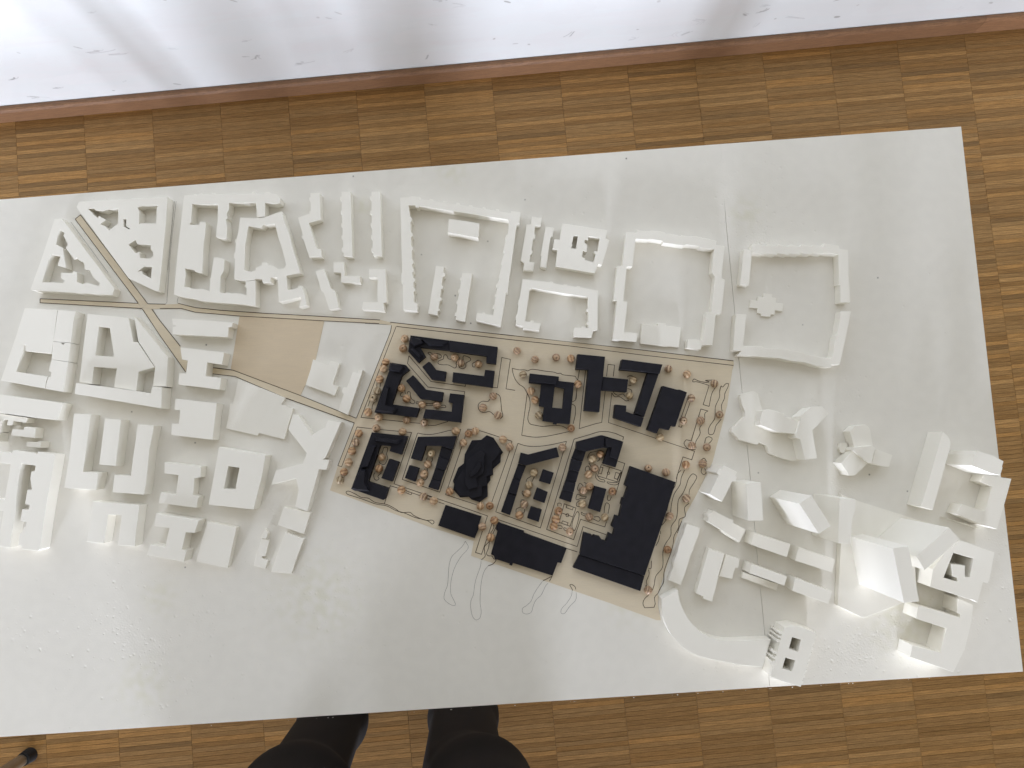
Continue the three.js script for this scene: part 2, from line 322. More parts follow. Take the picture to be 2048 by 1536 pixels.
whiteBlock('courtyard_block', 'white foam wedge block with five small cut courts, right of the diagonal wooden street',
  [['body',0,16.5,[-565.2,-310.2,-449.8,-316.8,-451.1,-274.9,-456.8,-192.6,-460.5,-191.9,-496.9,-209,-568.3,-303.3],[-553.2,-300.9,-544.7,-301.5,-543.6,-299.1,-534.1,-297.8,-528.1,-300.9,-521.2,-299.8,-513.8,-301.5,-513.1,-281.2,-524.9,-271.8,-529.6,-277.7,-536.5,-280.5,-529.6,-286.3,-538.6,-291.5,-540.5,-288.8,-545.4,-292.9],[-506.5,-287.4,-502.7,-287.1,-502.4,-277.7,-497.6,-274.7,-498.5,-273.6,-505.5,-277],[-488.7,-302.6,-483.4,-304.7,-464.4,-305.7,-461.6,-304,-463.6,-302.6,-463.5,-281.2,-483.9,-281.8,-485.9,-279.8,-486.1,-297.1],[-498.5,-253.6,-489.9,-260,-487.3,-254.3,-469.8,-253.2,-469.5,-246.7,-466.3,-243.3,-466.4,-237.8,-469.8,-235,-483,-235.7,-483.9,-243.9,-489.3,-241.9],[-485.7,-217.9,-477.2,-224.7,-467.4,-223.8,-467.9,-209,-478.6,-214.5,-480.3,-218.6]]]);
whiteBlock('comb_block', 'white foam comb-shaped block with toothed wings, right of the wedge block',
  [['body',0,18.5,[-427.5,-317.7,-415.6,-318.6,-414.8,-320,-412.4,-319.8,-411.5,-318.6,-407.7,-319.2,-407.4,-320.4,-404.4,-320.4,-403.2,-319.2,-391.9,-319.5,-391.3,-321,-387.5,-320.6,-386.9,-319.4,-363.9,-319,-342.5,-320,-339.6,-320.7,-339,-322.8,-336.1,-322.8,-335.2,-320.4,-323.5,-319.8,-322.4,-321.8,-319.4,-323,-316.7,-322.6,-313.8,-320.4,-307.5,-320.1,-301.7,-313.7,-302.5,-308.2,-309,-306.8,-321.5,-308,-321.6,-290.3,-331.7,-288.9,-333.6,-308.5,-368.4,-308,-368.7,-298.6,-371.3,-293.7,-370,-287.7,-372,-286.5,-370.1,-275.6,-370.4,-261.1,-377.8,-261.1,-384.3,-263,-383.9,-276.8,-383.1,-280.4,-382.8,-305.8,-416.4,-306.4,-417.3,-282.2,-418.9,-281.6,-418.6,-279.2,-406.1,-279.2,-405.9,-283.4,-397.9,-282.6,-398.6,-266,-399.9,-255.1,-400.3,-241.9,-400.7,-215,-402.5,-215.6,-410.2,-217.4,-410.9,-219.7,-423.3,-221.5,-421.9,-213.2,-423.2,-197.6,-416.7,-196.7,-414.3,-195.3,-406.6,-194.7,-400.1,-194.7,-390.6,-191.7,-390.4,-206,-391.1,-208.4,-389.1,-209.6,-388,-223.9,-387.5,-226.3,-386.5,-235.9,-381.8,-236.2,-372.3,-233.5,-373.3,-217.9,-377,-210.8,-377.3,-190.5,-372.3,-189.3,-367.3,-190,-361.7,-188.5,-357,-189.3,-342.8,-186.9,-342.4,-195.3,-346,-198.2,-344.3,-200.6,-344.4,-204.6,-331.7,-205.9,-330.7,-172.9,-351.9,-175,-375.5,-176.8,-402.6,-179.2,-409.7,-181.6,-426.3,-184.5,-436.8,-187.5,-432.6,-253.9]]]);
whiteBlock('ring_block', 'white foam ring block with stepped court, joined to the comb-shaped block',
  [['body',0,18.5,[-353.6,-288.6,-331.7,-287.7,-322.2,-288.9,-302.8,-296.1,-299.5,-296.5,-297.3,-287.7,-289.1,-266,-284.6,-249.1,-273.9,-216.2,-279.2,-215.3,-291.7,-212,-289.9,-193.1,-276.4,-195.9,-276.5,-198.6,-271.8,-199.1,-267.4,-188.1,-264.8,-173.8,-274.7,-170.9,-272,-181,-273.2,-184.3,-300.8,-177.6,-303.5,-210.2,-312.1,-209.6,-312.5,-203.6,-321.9,-202.4,-323.5,-207.8,-331.5,-207.8,-332.7,-206.5,-344.2,-205,-359.2,-207.4,-358.7,-233.5,-360.5,-235.9,-360.7,-240.7,-358.6,-243.1,-358.4,-255.1,-359.7,-256.3,-359.7,-259.3,-357.1,-261.1,-355,-273.2],[-342.1,-277.4,-326,-275.6,-322.6,-279.8,-319,-278.6,-308.4,-280.7,-302.6,-259.9,-297.5,-245.5,-292.4,-226.3,-295.2,-221.5,-302.9,-220.9,-308.3,-224.5,-314.8,-226.3,-317.9,-229.3,-323.2,-229.3,-323.7,-225.7,-331.3,-222.7,-331.8,-219.1,-336.5,-217.9,-337,-216.8,-346.5,-219.7,-345.9,-253.9,-345.1,-257.5,-343.7,-270.8]]]);
whiteBlock('bar_block', 'white foam zigzag bar with three bends, left of the two straight slabs',
  [['body',0,16,[-263.4,-322.2,-251.5,-322.2,-249.6,-287.4,-264.8,-282.2,-257.3,-258.9,-253.3,-247.9,-248.2,-247.9,-247,-237,-249.9,-237.6,-263.3,-237.2,-271.3,-260.2,-273.9,-262.8,-274,-265.1,-272.1,-265.6,-278.9,-289.3,-264.4,-294.5,-264.4,-297.8,-262.5,-298.4,-263.1,-309.5,-265,-312.7,-265,-316,-263.2,-316.6]]]);
whiteBlock('slab_block', 'left of the two straight white foam slabs with bays on one side',
  [['body',0,15.5,[-222.9,-324,-211.1,-324,-207.5,-237.8,-218.7,-238.4,-219.1,-243.6,-221.4,-244.8,-221.4,-249.4,-219.5,-250,-220,-259.7,-221.9,-261.6,-222.2,-265.5,-220.4,-266.2,-220.8,-275.9,-222.8,-277.8,-223.1,-281.7,-221.2,-282.4,-221.8,-293.4,-223.7,-295.3,-223.8,-298.2,-222.1,-298.6,-222.4,-310.9,-224.6,-313.5,-224.4,-317.2,-222.8,-317.5]]]);
whiteBlock('slab_block', 'right of the two straight white foam slabs with bays on one side',
  [['body',0,15.5,[-183.5,-324,-172.4,-324.2,-169.2,-238.4,-180.3,-239,-180.7,-243.6,-182.9,-244.8,-182.9,-249.1,-181,-249.7,-181.6,-260.3,-183.5,-261.6,-183.8,-265.8,-181.9,-266.5,-182.3,-275.9,-184.2,-277.8,-184.4,-281.7,-182.7,-282.4,-183.1,-293,-185.1,-294.7,-185.1,-298.6,-183.3,-299.2,-183.5,-311.6,-185.5,-314.2,-185.8,-317.7,-183.7,-318.1]]]);
whiteBlock('bar_block', 'tilted white foam bar with a small step, below the zigzag bar',
  [['body',0,16,[-254.7,-218.3,-243.9,-221.3,-234.6,-195.9,-229.5,-193.3,-223.8,-170.6,-236.1,-168.4,-243.6,-190.5,-247,-193.1]]]);
whiteBlock('bar_block', 'small white S-shaped foam block below the two straight slabs',
  [['body',0,13.5,[-232.4,-230.9,-218.7,-230.9,-217.5,-213.1,-197.2,-212.5,-197.3,-203.5,-222,-204.1,-222.5,-217.2,-232.2,-217.6]]]);
whiteBlock('bar_block', 'white J-shaped foam block right of the small S-shaped one',
  [['body',0,16,[-185.6,-221.3,-164.1,-221.3,-162.1,-177.4,-166.1,-177,-165,-165.9,-174.2,-167.2,-193.8,-168.4,-192.6,-178.3,-173.7,-178,-174.5,-210.3,-185.5,-210.3]]]);
whiteBlock('ring_block', 'large white foam ring open to the street, around a low box and two bars',
  [['body',0,19,[-145.6,-314.9,-135.4,-314.9,-131.6,-316.8,-120.2,-315.5,-120.1,-312.5,-108,-311.6,-107.4,-313.3,-103,-312.5,-102.9,-310.3,-90.2,-308.4,-89.6,-310.7,-85.8,-309.9,-85.4,-307.7,-73,-305.8,-72.4,-308.1,-68.6,-307.3,-68.3,-305.1,-56.5,-302.9,-55.9,-305,-52,-304.5,-51.8,-302.5,-38.7,-300.1,-38.3,-302.2,-34.9,-301.6,-34.5,-299.3,-21.5,-297.5,-20.9,-299.7,-17.1,-299.3,-16.7,-296.7,-1.8,-294.1,-1.2,-297,10.9,-295.4,9.6,-280.5,6.4,-280.2,5.2,-273.4,-1.2,-224.6,-4.3,-204.1,-5.6,-190,-7.5,-190,-14.4,-145.8,-46.4,-153.4,-45.2,-163.1,-38.3,-162,-37.9,-163.9,-35.1,-163.6,-35.1,-161.8,-24.4,-160.5,-23.2,-169,-25.1,-169.9,-24.5,-173.5,-22.6,-174.1,-21.3,-184.3,-22.3,-185.6,-21.6,-188.1,-20.3,-188.8,-19.2,-196.4,-20.7,-198.3,-19.8,-201.3,-18.2,-202.2,-16.3,-207.9,-17,-210.5,-15.7,-214.9,-13.2,-225.8,-14.1,-228.4,-12.8,-232.2,-10,-242.5,-11.3,-245.1,-10.3,-249,-7.3,-259.2,-8.5,-261.8,-7.5,-265,-5.2,-266.3,-4,-281.8,-5.2,-285.7,-120.7,-304.2,-121.3,-302.5,-125.5,-302.5,-126,-305.1,-134.7,-304.7,-132.6,-290,-130.5,-288.3,-130.2,-283.8,-131.9,-282.5,-131.2,-269.3,-129.5,-267.6,-129.2,-263.8,-131,-262.5,-130.6,-251.3,-128.7,-249.6,-128.4,-245.7,-130,-244.1,-129.6,-233.3,-127.9,-232.2,-127.6,-228.4,-129.1,-226.9,-128.8,-222,-127.2,-220.7,-126.9,-217.1,-128.5,-215.8,-128.1,-209.4,-125.9,-208.6,-125.6,-204.7,-127.4,-203.1,-127.1,-196.4,-125.3,-195.1,-125.1,-191.9,-126.9,-190.3,-126.5,-177.3,-121.5,-175.4,-122,-165.8,-139.9,-167.4,-141,-202.2,-142.8,-202.8,-143.2,-214.9,-141.9,-215.6,-143.8,-267]]]);
whiteBlock('box_block', 'low white foam box standing alone inside the large open ring',
  [['body',0,20,[-81.7,-286.3,-60.8,-283.7,-42.4,-280.3,-43.6,-261.6,-83.5,-268.6]]]);
whiteBlock('bar_block', 'left of the two short white foam bars inside the large open ring',
  [['body',0,15,[-98.9,-225.7,-88.1,-224.4,-89.3,-217.1,-87.2,-215.8,-87.4,-212,-89.9,-210.7,-91.4,-200.4,-89.5,-199.1,-89.8,-195.7,-91.7,-194.9,-93.3,-184.4,-91.3,-183.4,-91.6,-180.3,-93.8,-179.3,-95.1,-169.7,-93.7,-168.4,-94.1,-166.5,-96,-166.3,-96.4,-160.8,-108.3,-163.3]]]);
whiteBlock('bar_block', 'right of the two short white foam bars inside the large open ring',
  [['body',0,14,[-64.7,-216.9,-51.7,-216,-60.8,-152.7,-73,-155,-72.4,-159.7,-74.1,-160.3,-73.9,-164.4,-71.8,-165,-70.8,-175.4,-72.3,-176.7,-71.8,-180.1,-70.1,-180.8,-68.6,-190,-70,-191.3,-69.6,-194.9,-67.9,-195.5,-66.1,-206.1,-67.7,-207.4,-67.4,-210.5,-65.5,-210.9]]]);
whiteBlock('bar_block', 'thin white foam bar with jogs at both ends, beside the large open ring',
  [['body',0,12,[25.9,-291.8,38.8,-289.9,37.4,-279,30.2,-279.8,29.3,-268.4,30.7,-267.3,30.1,-263.2,27.8,-262.6,25.5,-247.4,27,-246.2,26.1,-242.2,24.4,-241.6,22.6,-231.7,29.3,-230.8,27.4,-219.5,22,-220.7,14.6,-220.7,15.7,-229.9,11.2,-233.4,19.2,-281.6,24.4,-281.3]]]);
whiteBlock('bar_block', 'narrowest white foam bar, between the jogged bar and the two-court block',
  [['body',0,12,[44,-278.6,54.9,-276.6,52.8,-265.5,50.8,-265.5,46.5,-239.3,46.9,-237.5,44.6,-223.6,36.6,-225,38.1,-238.7,37.5,-240.4]]]);
whiteBlock('courtyard_block', 'white foam block with two cut courts, one of them a narrow slot',
  [['body',0,14.5,[65.7,-281.8,124.1,-272.8,122.1,-261.9,126.9,-259.6,116.9,-227,112.3,-228.2,107.6,-216.6,56.8,-225.3,59,-247.4,52.9,-248.5,55.3,-261.3,62.1,-260.4],[80.5,-266,85.9,-265.4,83.5,-248.5,77.3,-249.1,78.7,-253.8,77.9,-254.9,79,-258.4],[99.2,-265.1,114.5,-262.3,111.3,-245,107.3,-245.6,106.7,-242.7,109,-241.8,106.3,-230.9,94.6,-233.4,95.2,-236.3,91.2,-237.5,92.4,-245.6,97.2,-245,98.2,-253.8,94.5,-256.1,95,-260.8,99.2,-260.8]]]);
whiteBlock('ring_block', 'white foam U block with a wide court, between ring blocks above the wooden street',
  [['body',0,17,[13.9,-208,48.6,-203.5,49.2,-204.5,53.2,-204,53.4,-202.2,66.3,-200,66.8,-201.4,71.2,-200.7,71.4,-199.3,83.3,-197.7,83.9,-199.1,87.9,-198.5,88.1,-197,111.2,-192.7,110.2,-141.8,104.8,-140.3,103.9,-137.4,102.2,-131.7,79.5,-132.9,79,-138.6,80.7,-144.5,90.4,-144.3,90.4,-146.3,94.7,-146,94.9,-144.1,98.5,-143.7,98.3,-147.7,96.6,-148.9,96.3,-151.7,98.4,-152.3,98.5,-164.9,96,-166,96.2,-168.9,97.9,-169.5,98.4,-184.2,26.4,-195.9,23,-194.7,16.9,-152.9,23.5,-151.7,24.1,-154,28,-153.7,28,-151.1,37.1,-149.8,35,-140.3,13.9,-143.1,13.9,-146,4.8,-148.3,5.4,-154.6,4.5,-156.3,5.4,-160.9,6.7,-162,8.4,-173.5,7.6,-175.8,8.2,-180.4,9.7,-181.5]]]);
whiteBlock('ring_block', 'white foam ring with zigzag fronts, open to the street around a flat low slab',
  [['body',0,17.5,[148.8,-269.4,161.3,-268.8,162.5,-273,166,-271.5,178.5,-270.6,180.9,-271.5,192.7,-270.6,198,-269.4,199.2,-267.4,205.7,-267.4,219.3,-264.2,219.9,-265.4,228.2,-263.7,238.8,-264.2,247.7,-261.8,254.2,-261,265.4,-258,264.7,-252.2,275.9,-251.3,270.9,-208.8,275.4,-207,270,-162.3,264.1,-162.3,262.3,-159.4,257.7,-121.5,244.3,-121.8,242.7,-116.4,225.2,-118.3,226.2,-128.9,235.3,-129.6,245.6,-127.7,251,-164.5,257.3,-164.5,258.2,-174.8,261.3,-197.4,262.9,-208.8,262.9,-210.6,259,-217.1,261.5,-241.7,262.8,-246.9,243.9,-249.5,242.7,-251.3,226.2,-253.4,223.8,-251.9,196.6,-255.8,195.8,-258.2,178.9,-260.6,177.2,-259.8,160.6,-261,156,-224.3,148.6,-224.1,148.3,-220.1,143.7,-179,149,-178,144.1,-138.6,151.5,-138.4,161.7,-136.5,160.2,-126.2,129.5,-128.9,135.5,-179,131.4,-180.1,136.5,-224.9,143,-224.9]]]);
whiteBlock('slab_block', 'flat low white slab with a notch, at the open end of the zigzag ring',
  [['body',0,7.5,[169.4,-150.8,190,-149,190.6,-152,200.1,-151.4,200.3,-148.4,219.6,-146,216.8,-120.3,205.6,-121.5,196.1,-121.2,166.5,-125.1]]]);
whiteBlock('bar_block', 'short white foam bar, upper left corner of the rightmost ring around the cross',
  [['body',0,17.5,[301,-247.3,311.7,-245.4,306.3,-199.8,295.3,-201.3]]]);
whiteBlock('ring_block', 'white foam L bar with sawtooth inner face, upper right of the cross-shaped slab',
  [['body',0,17.5,[312.2,-254.4,320.8,-253.1,330.3,-251.5,331.6,-253.4,344.8,-251.2,346.2,-253.1,358.8,-250.5,360.7,-252.8,374,-250.5,376,-253.1,389.2,-250.8,391.2,-253.4,404.4,-250.5,405.8,-254.6,424.1,-251.8,425.3,-247.3,436,-246,435.7,-217.1,437,-177.5,424.4,-177.5,424.7,-200.4,423.2,-201.7,423.5,-212,423.4,-240.2,404.9,-243,403.5,-241.2,389.6,-242.5,388.3,-240.5,374.4,-241.8,373.1,-240,359.8,-241.5,358.5,-239.6,344.6,-241.8,343.3,-239.6,329.4,-241.8,327.5,-240.5,311.9,-242.8]]]);
whiteBlock('ring_block', 'white foam U bar with sawtooth outer face, below the cross-shaped slab',
  [['body',0,17.5,[289,-162.2,302.3,-161.2,297.3,-120.6,305.1,-120.3,320.2,-120.3,326.4,-117.6,341.5,-117.2,354,-116.8,361.5,-114,370.3,-113.4,380.2,-109.6,395.2,-106.4,401.4,-105.8,410.8,-104.6,412.9,-112.8,416.7,-134.3,418.7,-135.5,421.6,-150.7,424,-165.4,437.2,-165.4,431.3,-138.1,420.6,-96.4,409.9,-96.6,409.8,-93.2,391.1,-94.5,376.2,-99.5,358.6,-101.4,342.4,-104.9,319.9,-106.4,304.9,-108.3,289.8,-108.3,294.7,-114,284.3,-114.7]]]);
whiteBlock('cross_slab', 'thin white cross-shaped foam slab lying alone inside the rightmost ring',
  [['body',0,4,[329.4,-191.5,340.9,-190.2,340.4,-186.4,345.9,-185.3,345.1,-179.3,354.7,-178,353.8,-168,344.2,-169.3,343.5,-163.8,338.3,-163.4,337.6,-160.5,325.5,-161.8,325.9,-164.4,320.5,-165.7,321.3,-171.5,311.1,-172.8,312.2,-182.7,321.9,-181.8,322.6,-187.4,328.7,-186.6]]]);
whiteBlock('courtyard_block', 'white foam block of glued pieces with one court, at the left edge',
  [['body',0,20.5,[-627.1,-169.3,-584.9,-167,-590.1,-110.3,-623.4,-113.8,-624.3,-121.7,-626,-121.7,-626.8,-114,-634.3,-87.3,-593.5,-80.9,-595.4,-74.3,-596.3,-65.6,-653.4,-76,-636.4,-133.6]],
   ['side_piece',0,20.5,[-584.2,-167,-561.2,-165,-563.2,-157.6,-565.9,-124.5,-588.6,-126.3]],
   ['side_piece',0,20.5,[-588.7,-125.8,-566,-124,-568.1,-100.1,-589.7,-103.1,-589.4,-110.3],[-578.3,-124.3,-573.9,-124,-575.1,-122.2,-577.5,-122.5]],
   ['side_piece',0,20.5,[-589.7,-102.6,-568.2,-99.6,-573.1,-61.3,-595.7,-65.4,-594.7,-74.1,-592.7,-80.4,-590,-80.3,-589,-87,-592.7,-88.2]]]);
whiteBlock('courtyard_block', 'white foam block with three courts, angled wing and raised front bar',
  [['body',0,20,[-546.2,-162,-493.1,-156.5,-486.2,-125.3,-480.8,-125.7,-457.6,-92.9,-477.9,-87.1,-480.2,-62.8,-508.4,-67.2,-506,-91.4,-535.4,-93.5,-537.1,-71.4,-553.1,-73.8,-549.8,-120.8],[-530.8,-145.6,-517.1,-144.4,-509.8,-106.3,-533.9,-108.2]],
   ['wing',0,20,[-486.2,-158.9,-440.9,-105.7,-442,-68.3,-459.1,-68.8,-456.9,-92.9,-479.6,-126.7]],
   ['front_bar',0,27,[-553.7,-72.4,-482.2,-62.9,-458.6,-58.9,-456,-67.6,-444,-66.9,-444.2,-40,-554.8,-58.6]]]);
whiteBlock('slab_block', 'long white foam slab cut by the left edge, below the glued court block',
  [['body',0,21.5,[-662.2,-58.6,-641.4,-56.3,-571.9,-47.1,-578.4,-25.2,-605.6,-28.1,-651.9,-34.7,-661.1,-35.8]]]);
whiteBlock('bar_block', 'small white T-shaped foam bar under the long slab at the left edge',
  [['body',0,18,[-658.8,-34.2,-642.4,-31.8,-618.4,-28.3,-620.4,-21.9,-636.8,-24.6,-638,-18.8,-644.4,-19,-643.6,-25.7,-648.5,-26.3,-649,-24.3,-658.4,-24.6]]]);
whiteBlock('bar_block', 'upper of the two tiny white foam bars above the toothed comb block',
  [['body',0,18.3,[-622.3,-16.4,-618.3,-17,-607.4,-15.3,-608.3,-2.5,-638.4,-6.3,-637,-13.8,-622.7,-12.9]]]);
whiteBlock('bar_block', 'lower of the two tiny white foam bars above the toothed comb block',
  [['body',0,19,[-617.5,2.4,-603.6,3,-603,1.8,-599.2,2.1,-600.1,9.9,-617.8,8.2]]]);
whiteBlock('bar_block', 'white foam bar cut off by the left edge, beside the two tiny bars',
  [['body',0,19,[-661.8,-24.5,-650.1,-24,-651.8,-10.3,-661.1,-10.9]],
   ['end_piece',0,17,[-662.4,-9.8,-653.3,-9.5,-654,1.8,-661.8,1.6]]]);
whiteBlock('comb_block', 'white foam comb block with toothed inner court at the lower left corner',
  [['body',0,22,[-653.8,14.2,-633.9,16.5,-632.5,12.9,-619.1,14.5,-603.4,16.5,-603.1,17.7,-601.4,17.4,-601.3,14.8,-578.8,17.8,-582,44.9,-586,70.7,-587.8,87.1,-590,105.4,-592.9,137,-595.3,138.8,-615.7,136.4,-614.6,132.1,-620.5,131.8,-619.3,117,-616,116.7,-614.4,109.4,-612.6,109.7,-611.1,103,-619.1,101.5,-617.6,87.1,-609.6,87.6,-608.6,81.7,-614.2,80.4,-612.3,62.7,-606.4,63,-609.2,48.4,-608.1,39.5,-604.1,39.2,-603,32,-616.9,30.6,-620.7,29.2,-622.7,36.9,-624,50.4,-625.5,70.3,-625.8,90.2,-629.4,117.6,-630.4,134.8,-643.4,133.6,-649.5,133,-650.3,117.6,-644,115.1,-640.9,89.3,-651.7,88.4,-652.4,74,-640.1,74.3,-637.2,50.4,-636.8,50.1,-634.8,30,-653.1,28.6]]]);
whiteBlock('bar_block', 'white foam L block, left of the free-standing bar',
  [['body',0,22,[-557.1,-33.7,-535.9,-32.3,-542.9,40,-523.2,41,-525.9,62.8,-565.8,60,-561.1,23.5]]]);
whiteBlock('bar_block', 'free-standing white foam bar between the L block and the J block',
  [['body',0,22.3,[-517.6,-26.9,-497.1,-25.8,-501.7,32.6,-522.4,30.5]]]);
whiteBlock('bar_block', 'white foam J block, right of the free-standing bar',
  [['body',0,21,[-476.1,-19.6,-455.4,-18.2,-460.2,13.8,-463,55.6,-465.3,68.8,-504.9,65.4,-503.3,44.2,-482.7,45.2]]]);
whiteBlock('bar_block', 'white foam block shaped like an upside-down U, below the J block',
  [['body',0,21,[-529.6,77.6,-470.2,82,-473.5,115.2,-474.5,133.1,-495.8,131.7,-492.3,94.5,-509.4,93.8,-513.3,129.6,-535,127.6]]]);
whiteBlock('slab_block', 'white foam slab with a tiny notch, left of the pink-beige square field',
  [['body',0,19.5,[-437.6,-156,-358.9,-150.7,-360.2,-145.1,-364.3,-144.4,-365.1,-131.9,-419.3,-134.7,-436.1,-135.7,-436.2,-145.1,-432.7,-145.6,-432.8,-147.2,-436,-147.7]]]);
whiteBlock('h_block', 'white H-shaped foam block where two wooden streets end against it',
  [['body',0,21.5,[-424.8,-118.2,-368.2,-111.6,-370.8,-96.4,-389.8,-99.1,-391.4,-81.5,-371.4,-79.1,-373.1,-64.3,-425.8,-70.9,-425.1,-85.1,-416.2,-84.6,-414.9,-101.9,-422.3,-103]]]);
whiteBlock('box_block', 'squarish white foam block with a side notch, below the street-end H block',
  [['body',0,22,[-428.7,-52.6,-375.8,-46.6,-380,-0.4,-432.7,-6.6,-432.2,-20.6,-423.5,-20.2,-422.1,-37.9,-429.6,-38.6]]]);
whiteBlock('slab_block', 'wide flat white foam slab along the slanting wooden street',
  [['body',0,5,[-355.3,-79.1,-293.7,-54.6,-298.8,-46.3,-283.4,-40.7,-293.9,-0.7,-326.4,-8.8,-329.1,-5.7,-369.6,-15,-364.9,-47,-361.5,-47]]]);
whiteBlock('slab_block', 'thin stepped white slab at the right side of the pink-beige square field',
  [['body',0,7,[-258.3,-104.5,-238.7,-97.4,-235.3,-103.1,-223.8,-99.2,-232.2,-71.9,-225,-69.1,-229.6,-57.3,-267.4,-71.2,-261.5,-90.8]]]);
whiteBlock('bar_block', 'narrow white foam bar with a side lug, beside the cross street of the wooden site',
  [['body',0,13,[-197.6,-90.5,-192.4,-89.6,-210.6,-32.1,-223.1,-37.6,-216.3,-59,-219.3,-61.8,-216.7,-67.8,-212.5,-67.3,-205.2,-87.5,-198.3,-86.1]]]);
whiteBlock('y_block', 'white foam block shaped like a running Y with four arms',
  [['body',0,18.5,[-279.5,-33,-273.2,-32.2,-255,-6.6,-237.8,-16.4,-234.8,-25.1,-218.2,-22.4,-237.2,22.5,-240.6,24.4,-232.4,26,-235.6,37.7,-245.1,36.9,-246.2,41.6,-259.1,89.8,-274.4,83.6,-270.1,63.4,-274.1,48.6,-305.3,56.4,-299.7,38.5,-266.1,29.9,-260.9,16.6,-285.1,-13.6]]]);
whiteBlock('courtyard_block', 'square white foam block with one small rectangular court in its middle',
  [['body',0,24,[-370.7,8.7,-311.7,19.3,-315.8,46,-325,87,-381.9,80.9],[-358.3,32.8,-344.2,34.9,-348.9,62.3,-363.3,61.2]]]);
whiteBlock('h_block', 'upper of the two white H-shaped foam blocks left of the square court block',
  [['body',0,17.5,[-441.9,27.9,-395.3,33.5,-396,47.1,-403.5,48.7,-404.4,69.7,-397.3,71.6,-400,85.6,-447.7,79.8,-445.3,66.3,-426.4,69,-423.7,44.5,-441.7,42]]]);
whiteBlock('h_block', 'lower of the two white H-shaped foam blocks left of the square court block',
  [['body',0,23,[-448.2,92.5,-394.2,101,-399.2,116.4,-410.1,115.6,-414.1,137.1,-408.6,138.6,-411.3,152.1,-458.1,143.2,-453.9,131,-435.1,134.3,-430.8,110.2,-449.5,107.9]]]);
whiteBlock('slab_block', 'plain tilted white foam slab right of the lower H block',
  [['body',0,12.5,[-387.4,103.6,-350.2,111,-359.9,161.5,-400.1,153.3]]]);
whiteBlock('slab_block', 'thin white foam plate under the foot of the running Y block',
  [['body',0,7,[-291.9,85.4,-257.7,92.5,-259.2,97.2,-265.9,119.9,-299.3,108.1]]]);
whiteBlock('slab_block', 'lowest thin white foam plate with a side notch, below the Y block',
  [['body',0,7,[-289.6,117.5,-265.7,126.1,-274.7,151,-280.6,169.6,-306.7,167.3]]]);
whiteBlock('bar_block', 'tiny broken white foam strip left of the lowest thin plate',
  [['body',0,6,[-319.8,125.4,-310.2,127.8,-314.5,147.3,-319.2,148.1,-319.2,150.4,-311.2,153.5,-314.6,163.6,-329.2,159.7,-326.4,145.7]],
   ['chip',0,9,[-315.1,113.4,-311.1,118.1,-313.3,125.8,-320.4,124.3]]]);
whiteBlock('bar_block', 'white foam bar with wavy long sides at the right border of the wooden site',
  [['body',0,13,[222,105.9,238.5,111.5,237,119.5,230.9,133.6,229.6,138.7,225.5,146.4,222.1,158,219.3,166.9,213.3,182.9,197.8,176.9,203.9,160.5,203.9,156,210,141.3,212.8,129.8,217.5,119.5]]]);
whiteBlock('bar_block', 'white foam bar with stepped left end, above the wavy bar',
  [['body',0,24,[253.1,88.5,273.9,98.9,278.3,100.4,277.3,103.5,293.3,112,285.6,127.5,270.6,117.8,262.6,112.4,245.8,102.2,247.4,97.4,245.9,96.4,247.5,92.7,250.1,91.6]],
   ['front_step',0,18,[263.1,114.2,264.5,113.5,272.2,118.8,286.8,128.4,286.1,129,272.2,121.1]]]);
whiteBlock('bar_block', 'first white foam bar of the upper row of two, beside the stepped bar',
  [['body',0,31,[301.8,115,346.8,129.3,341.9,145,297.6,129.9]]]);
whiteBlock('bar_block', 'second white foam bar of the upper row of two, nearer the towers',
  [['body',0,30,[357.3,133.2,402.2,148.3,397.9,164,352.4,149.6]]]);
whiteBlock('bar_block', 'first white foam bar of the lower row of two, with a low front step',
  [['body',0,31,[297.7,153.2,341.3,168.9,337.8,179.9,294.3,164.5]],
   ['front_step',0,8,[293.5,167.3,338.1,182.5,335.5,190.8,292,174.4]]]);
whiteBlock('bar_block', 'second white foam bar of the lower row of two, nearer the towers',
  [['body',0,31,[351.5,170.1,396.8,187,391.9,202,347.8,186.4]]]);
whiteBlock('slab_block', 'upright white foam slab with a thinner annex, inside the curved block',
  [['body',0,16,[249,136.8,268.7,143.2,260.4,169.6,259.5,174.1,251.6,202.6,240.7,198.8,241,196.3,231.8,192.5]],
   ['annex',0,10,[272.1,145,289.4,150.1,287.1,162,283.2,161.7,279,175.8,262.9,171.9]]]);
whiteBlock('tower_block', 'tall white foam tower with notched corners at the right border of the wooden site',
  [['body',0,56,[259.1,31.2,274.5,39,272.4,43.6,274.4,45.7,272.6,50,268.7,50.4,255.7,74.8,240.5,65.6,252.4,42.9,250,39.7,252.9,35.1,256.1,36.1]]]);
whiteBlock('tower_block', 'tall plain white foam tower beside the notched-corner tower',
  [['body',0,66,[282.8,52.4,300.1,51.2,302.2,96,283.9,96.7]]]);
whiteBlock('tower_block', 'very tall white foam tower with a lozenge roof, left of the tower cluster',
  [['body',0,105,[331.7,73.1,346.3,64,367.3,98.7,353.1,107.6]]]);
whiteBlock('tower_block', 'tall white foam tower with an offset roof lug, behind the lozenge tower',
  [['body',0,80,[388.8,69,407.8,70.4,406.3,89.2,403.3,88.6,400.5,122.5,385.4,121.6]]]);
whiteBlock('podium_slab', 'flat white foam podium under the two tallest towers',
  [['body',0,11,[420.6,69.6,438.9,76.6,517.3,101.7,550.6,110.5,511.1,159.7,512.5,200.6,493,205.7,443.5,224.1,411.5,208.6,418,131.8]]]);
whiteBlock('tower_block', 'tallest white foam tower with a bright wall, front of the podium',
  [['body',11.1,124,[428.4,121.6,445.8,119,456,179.8,438.7,181.8]]]);
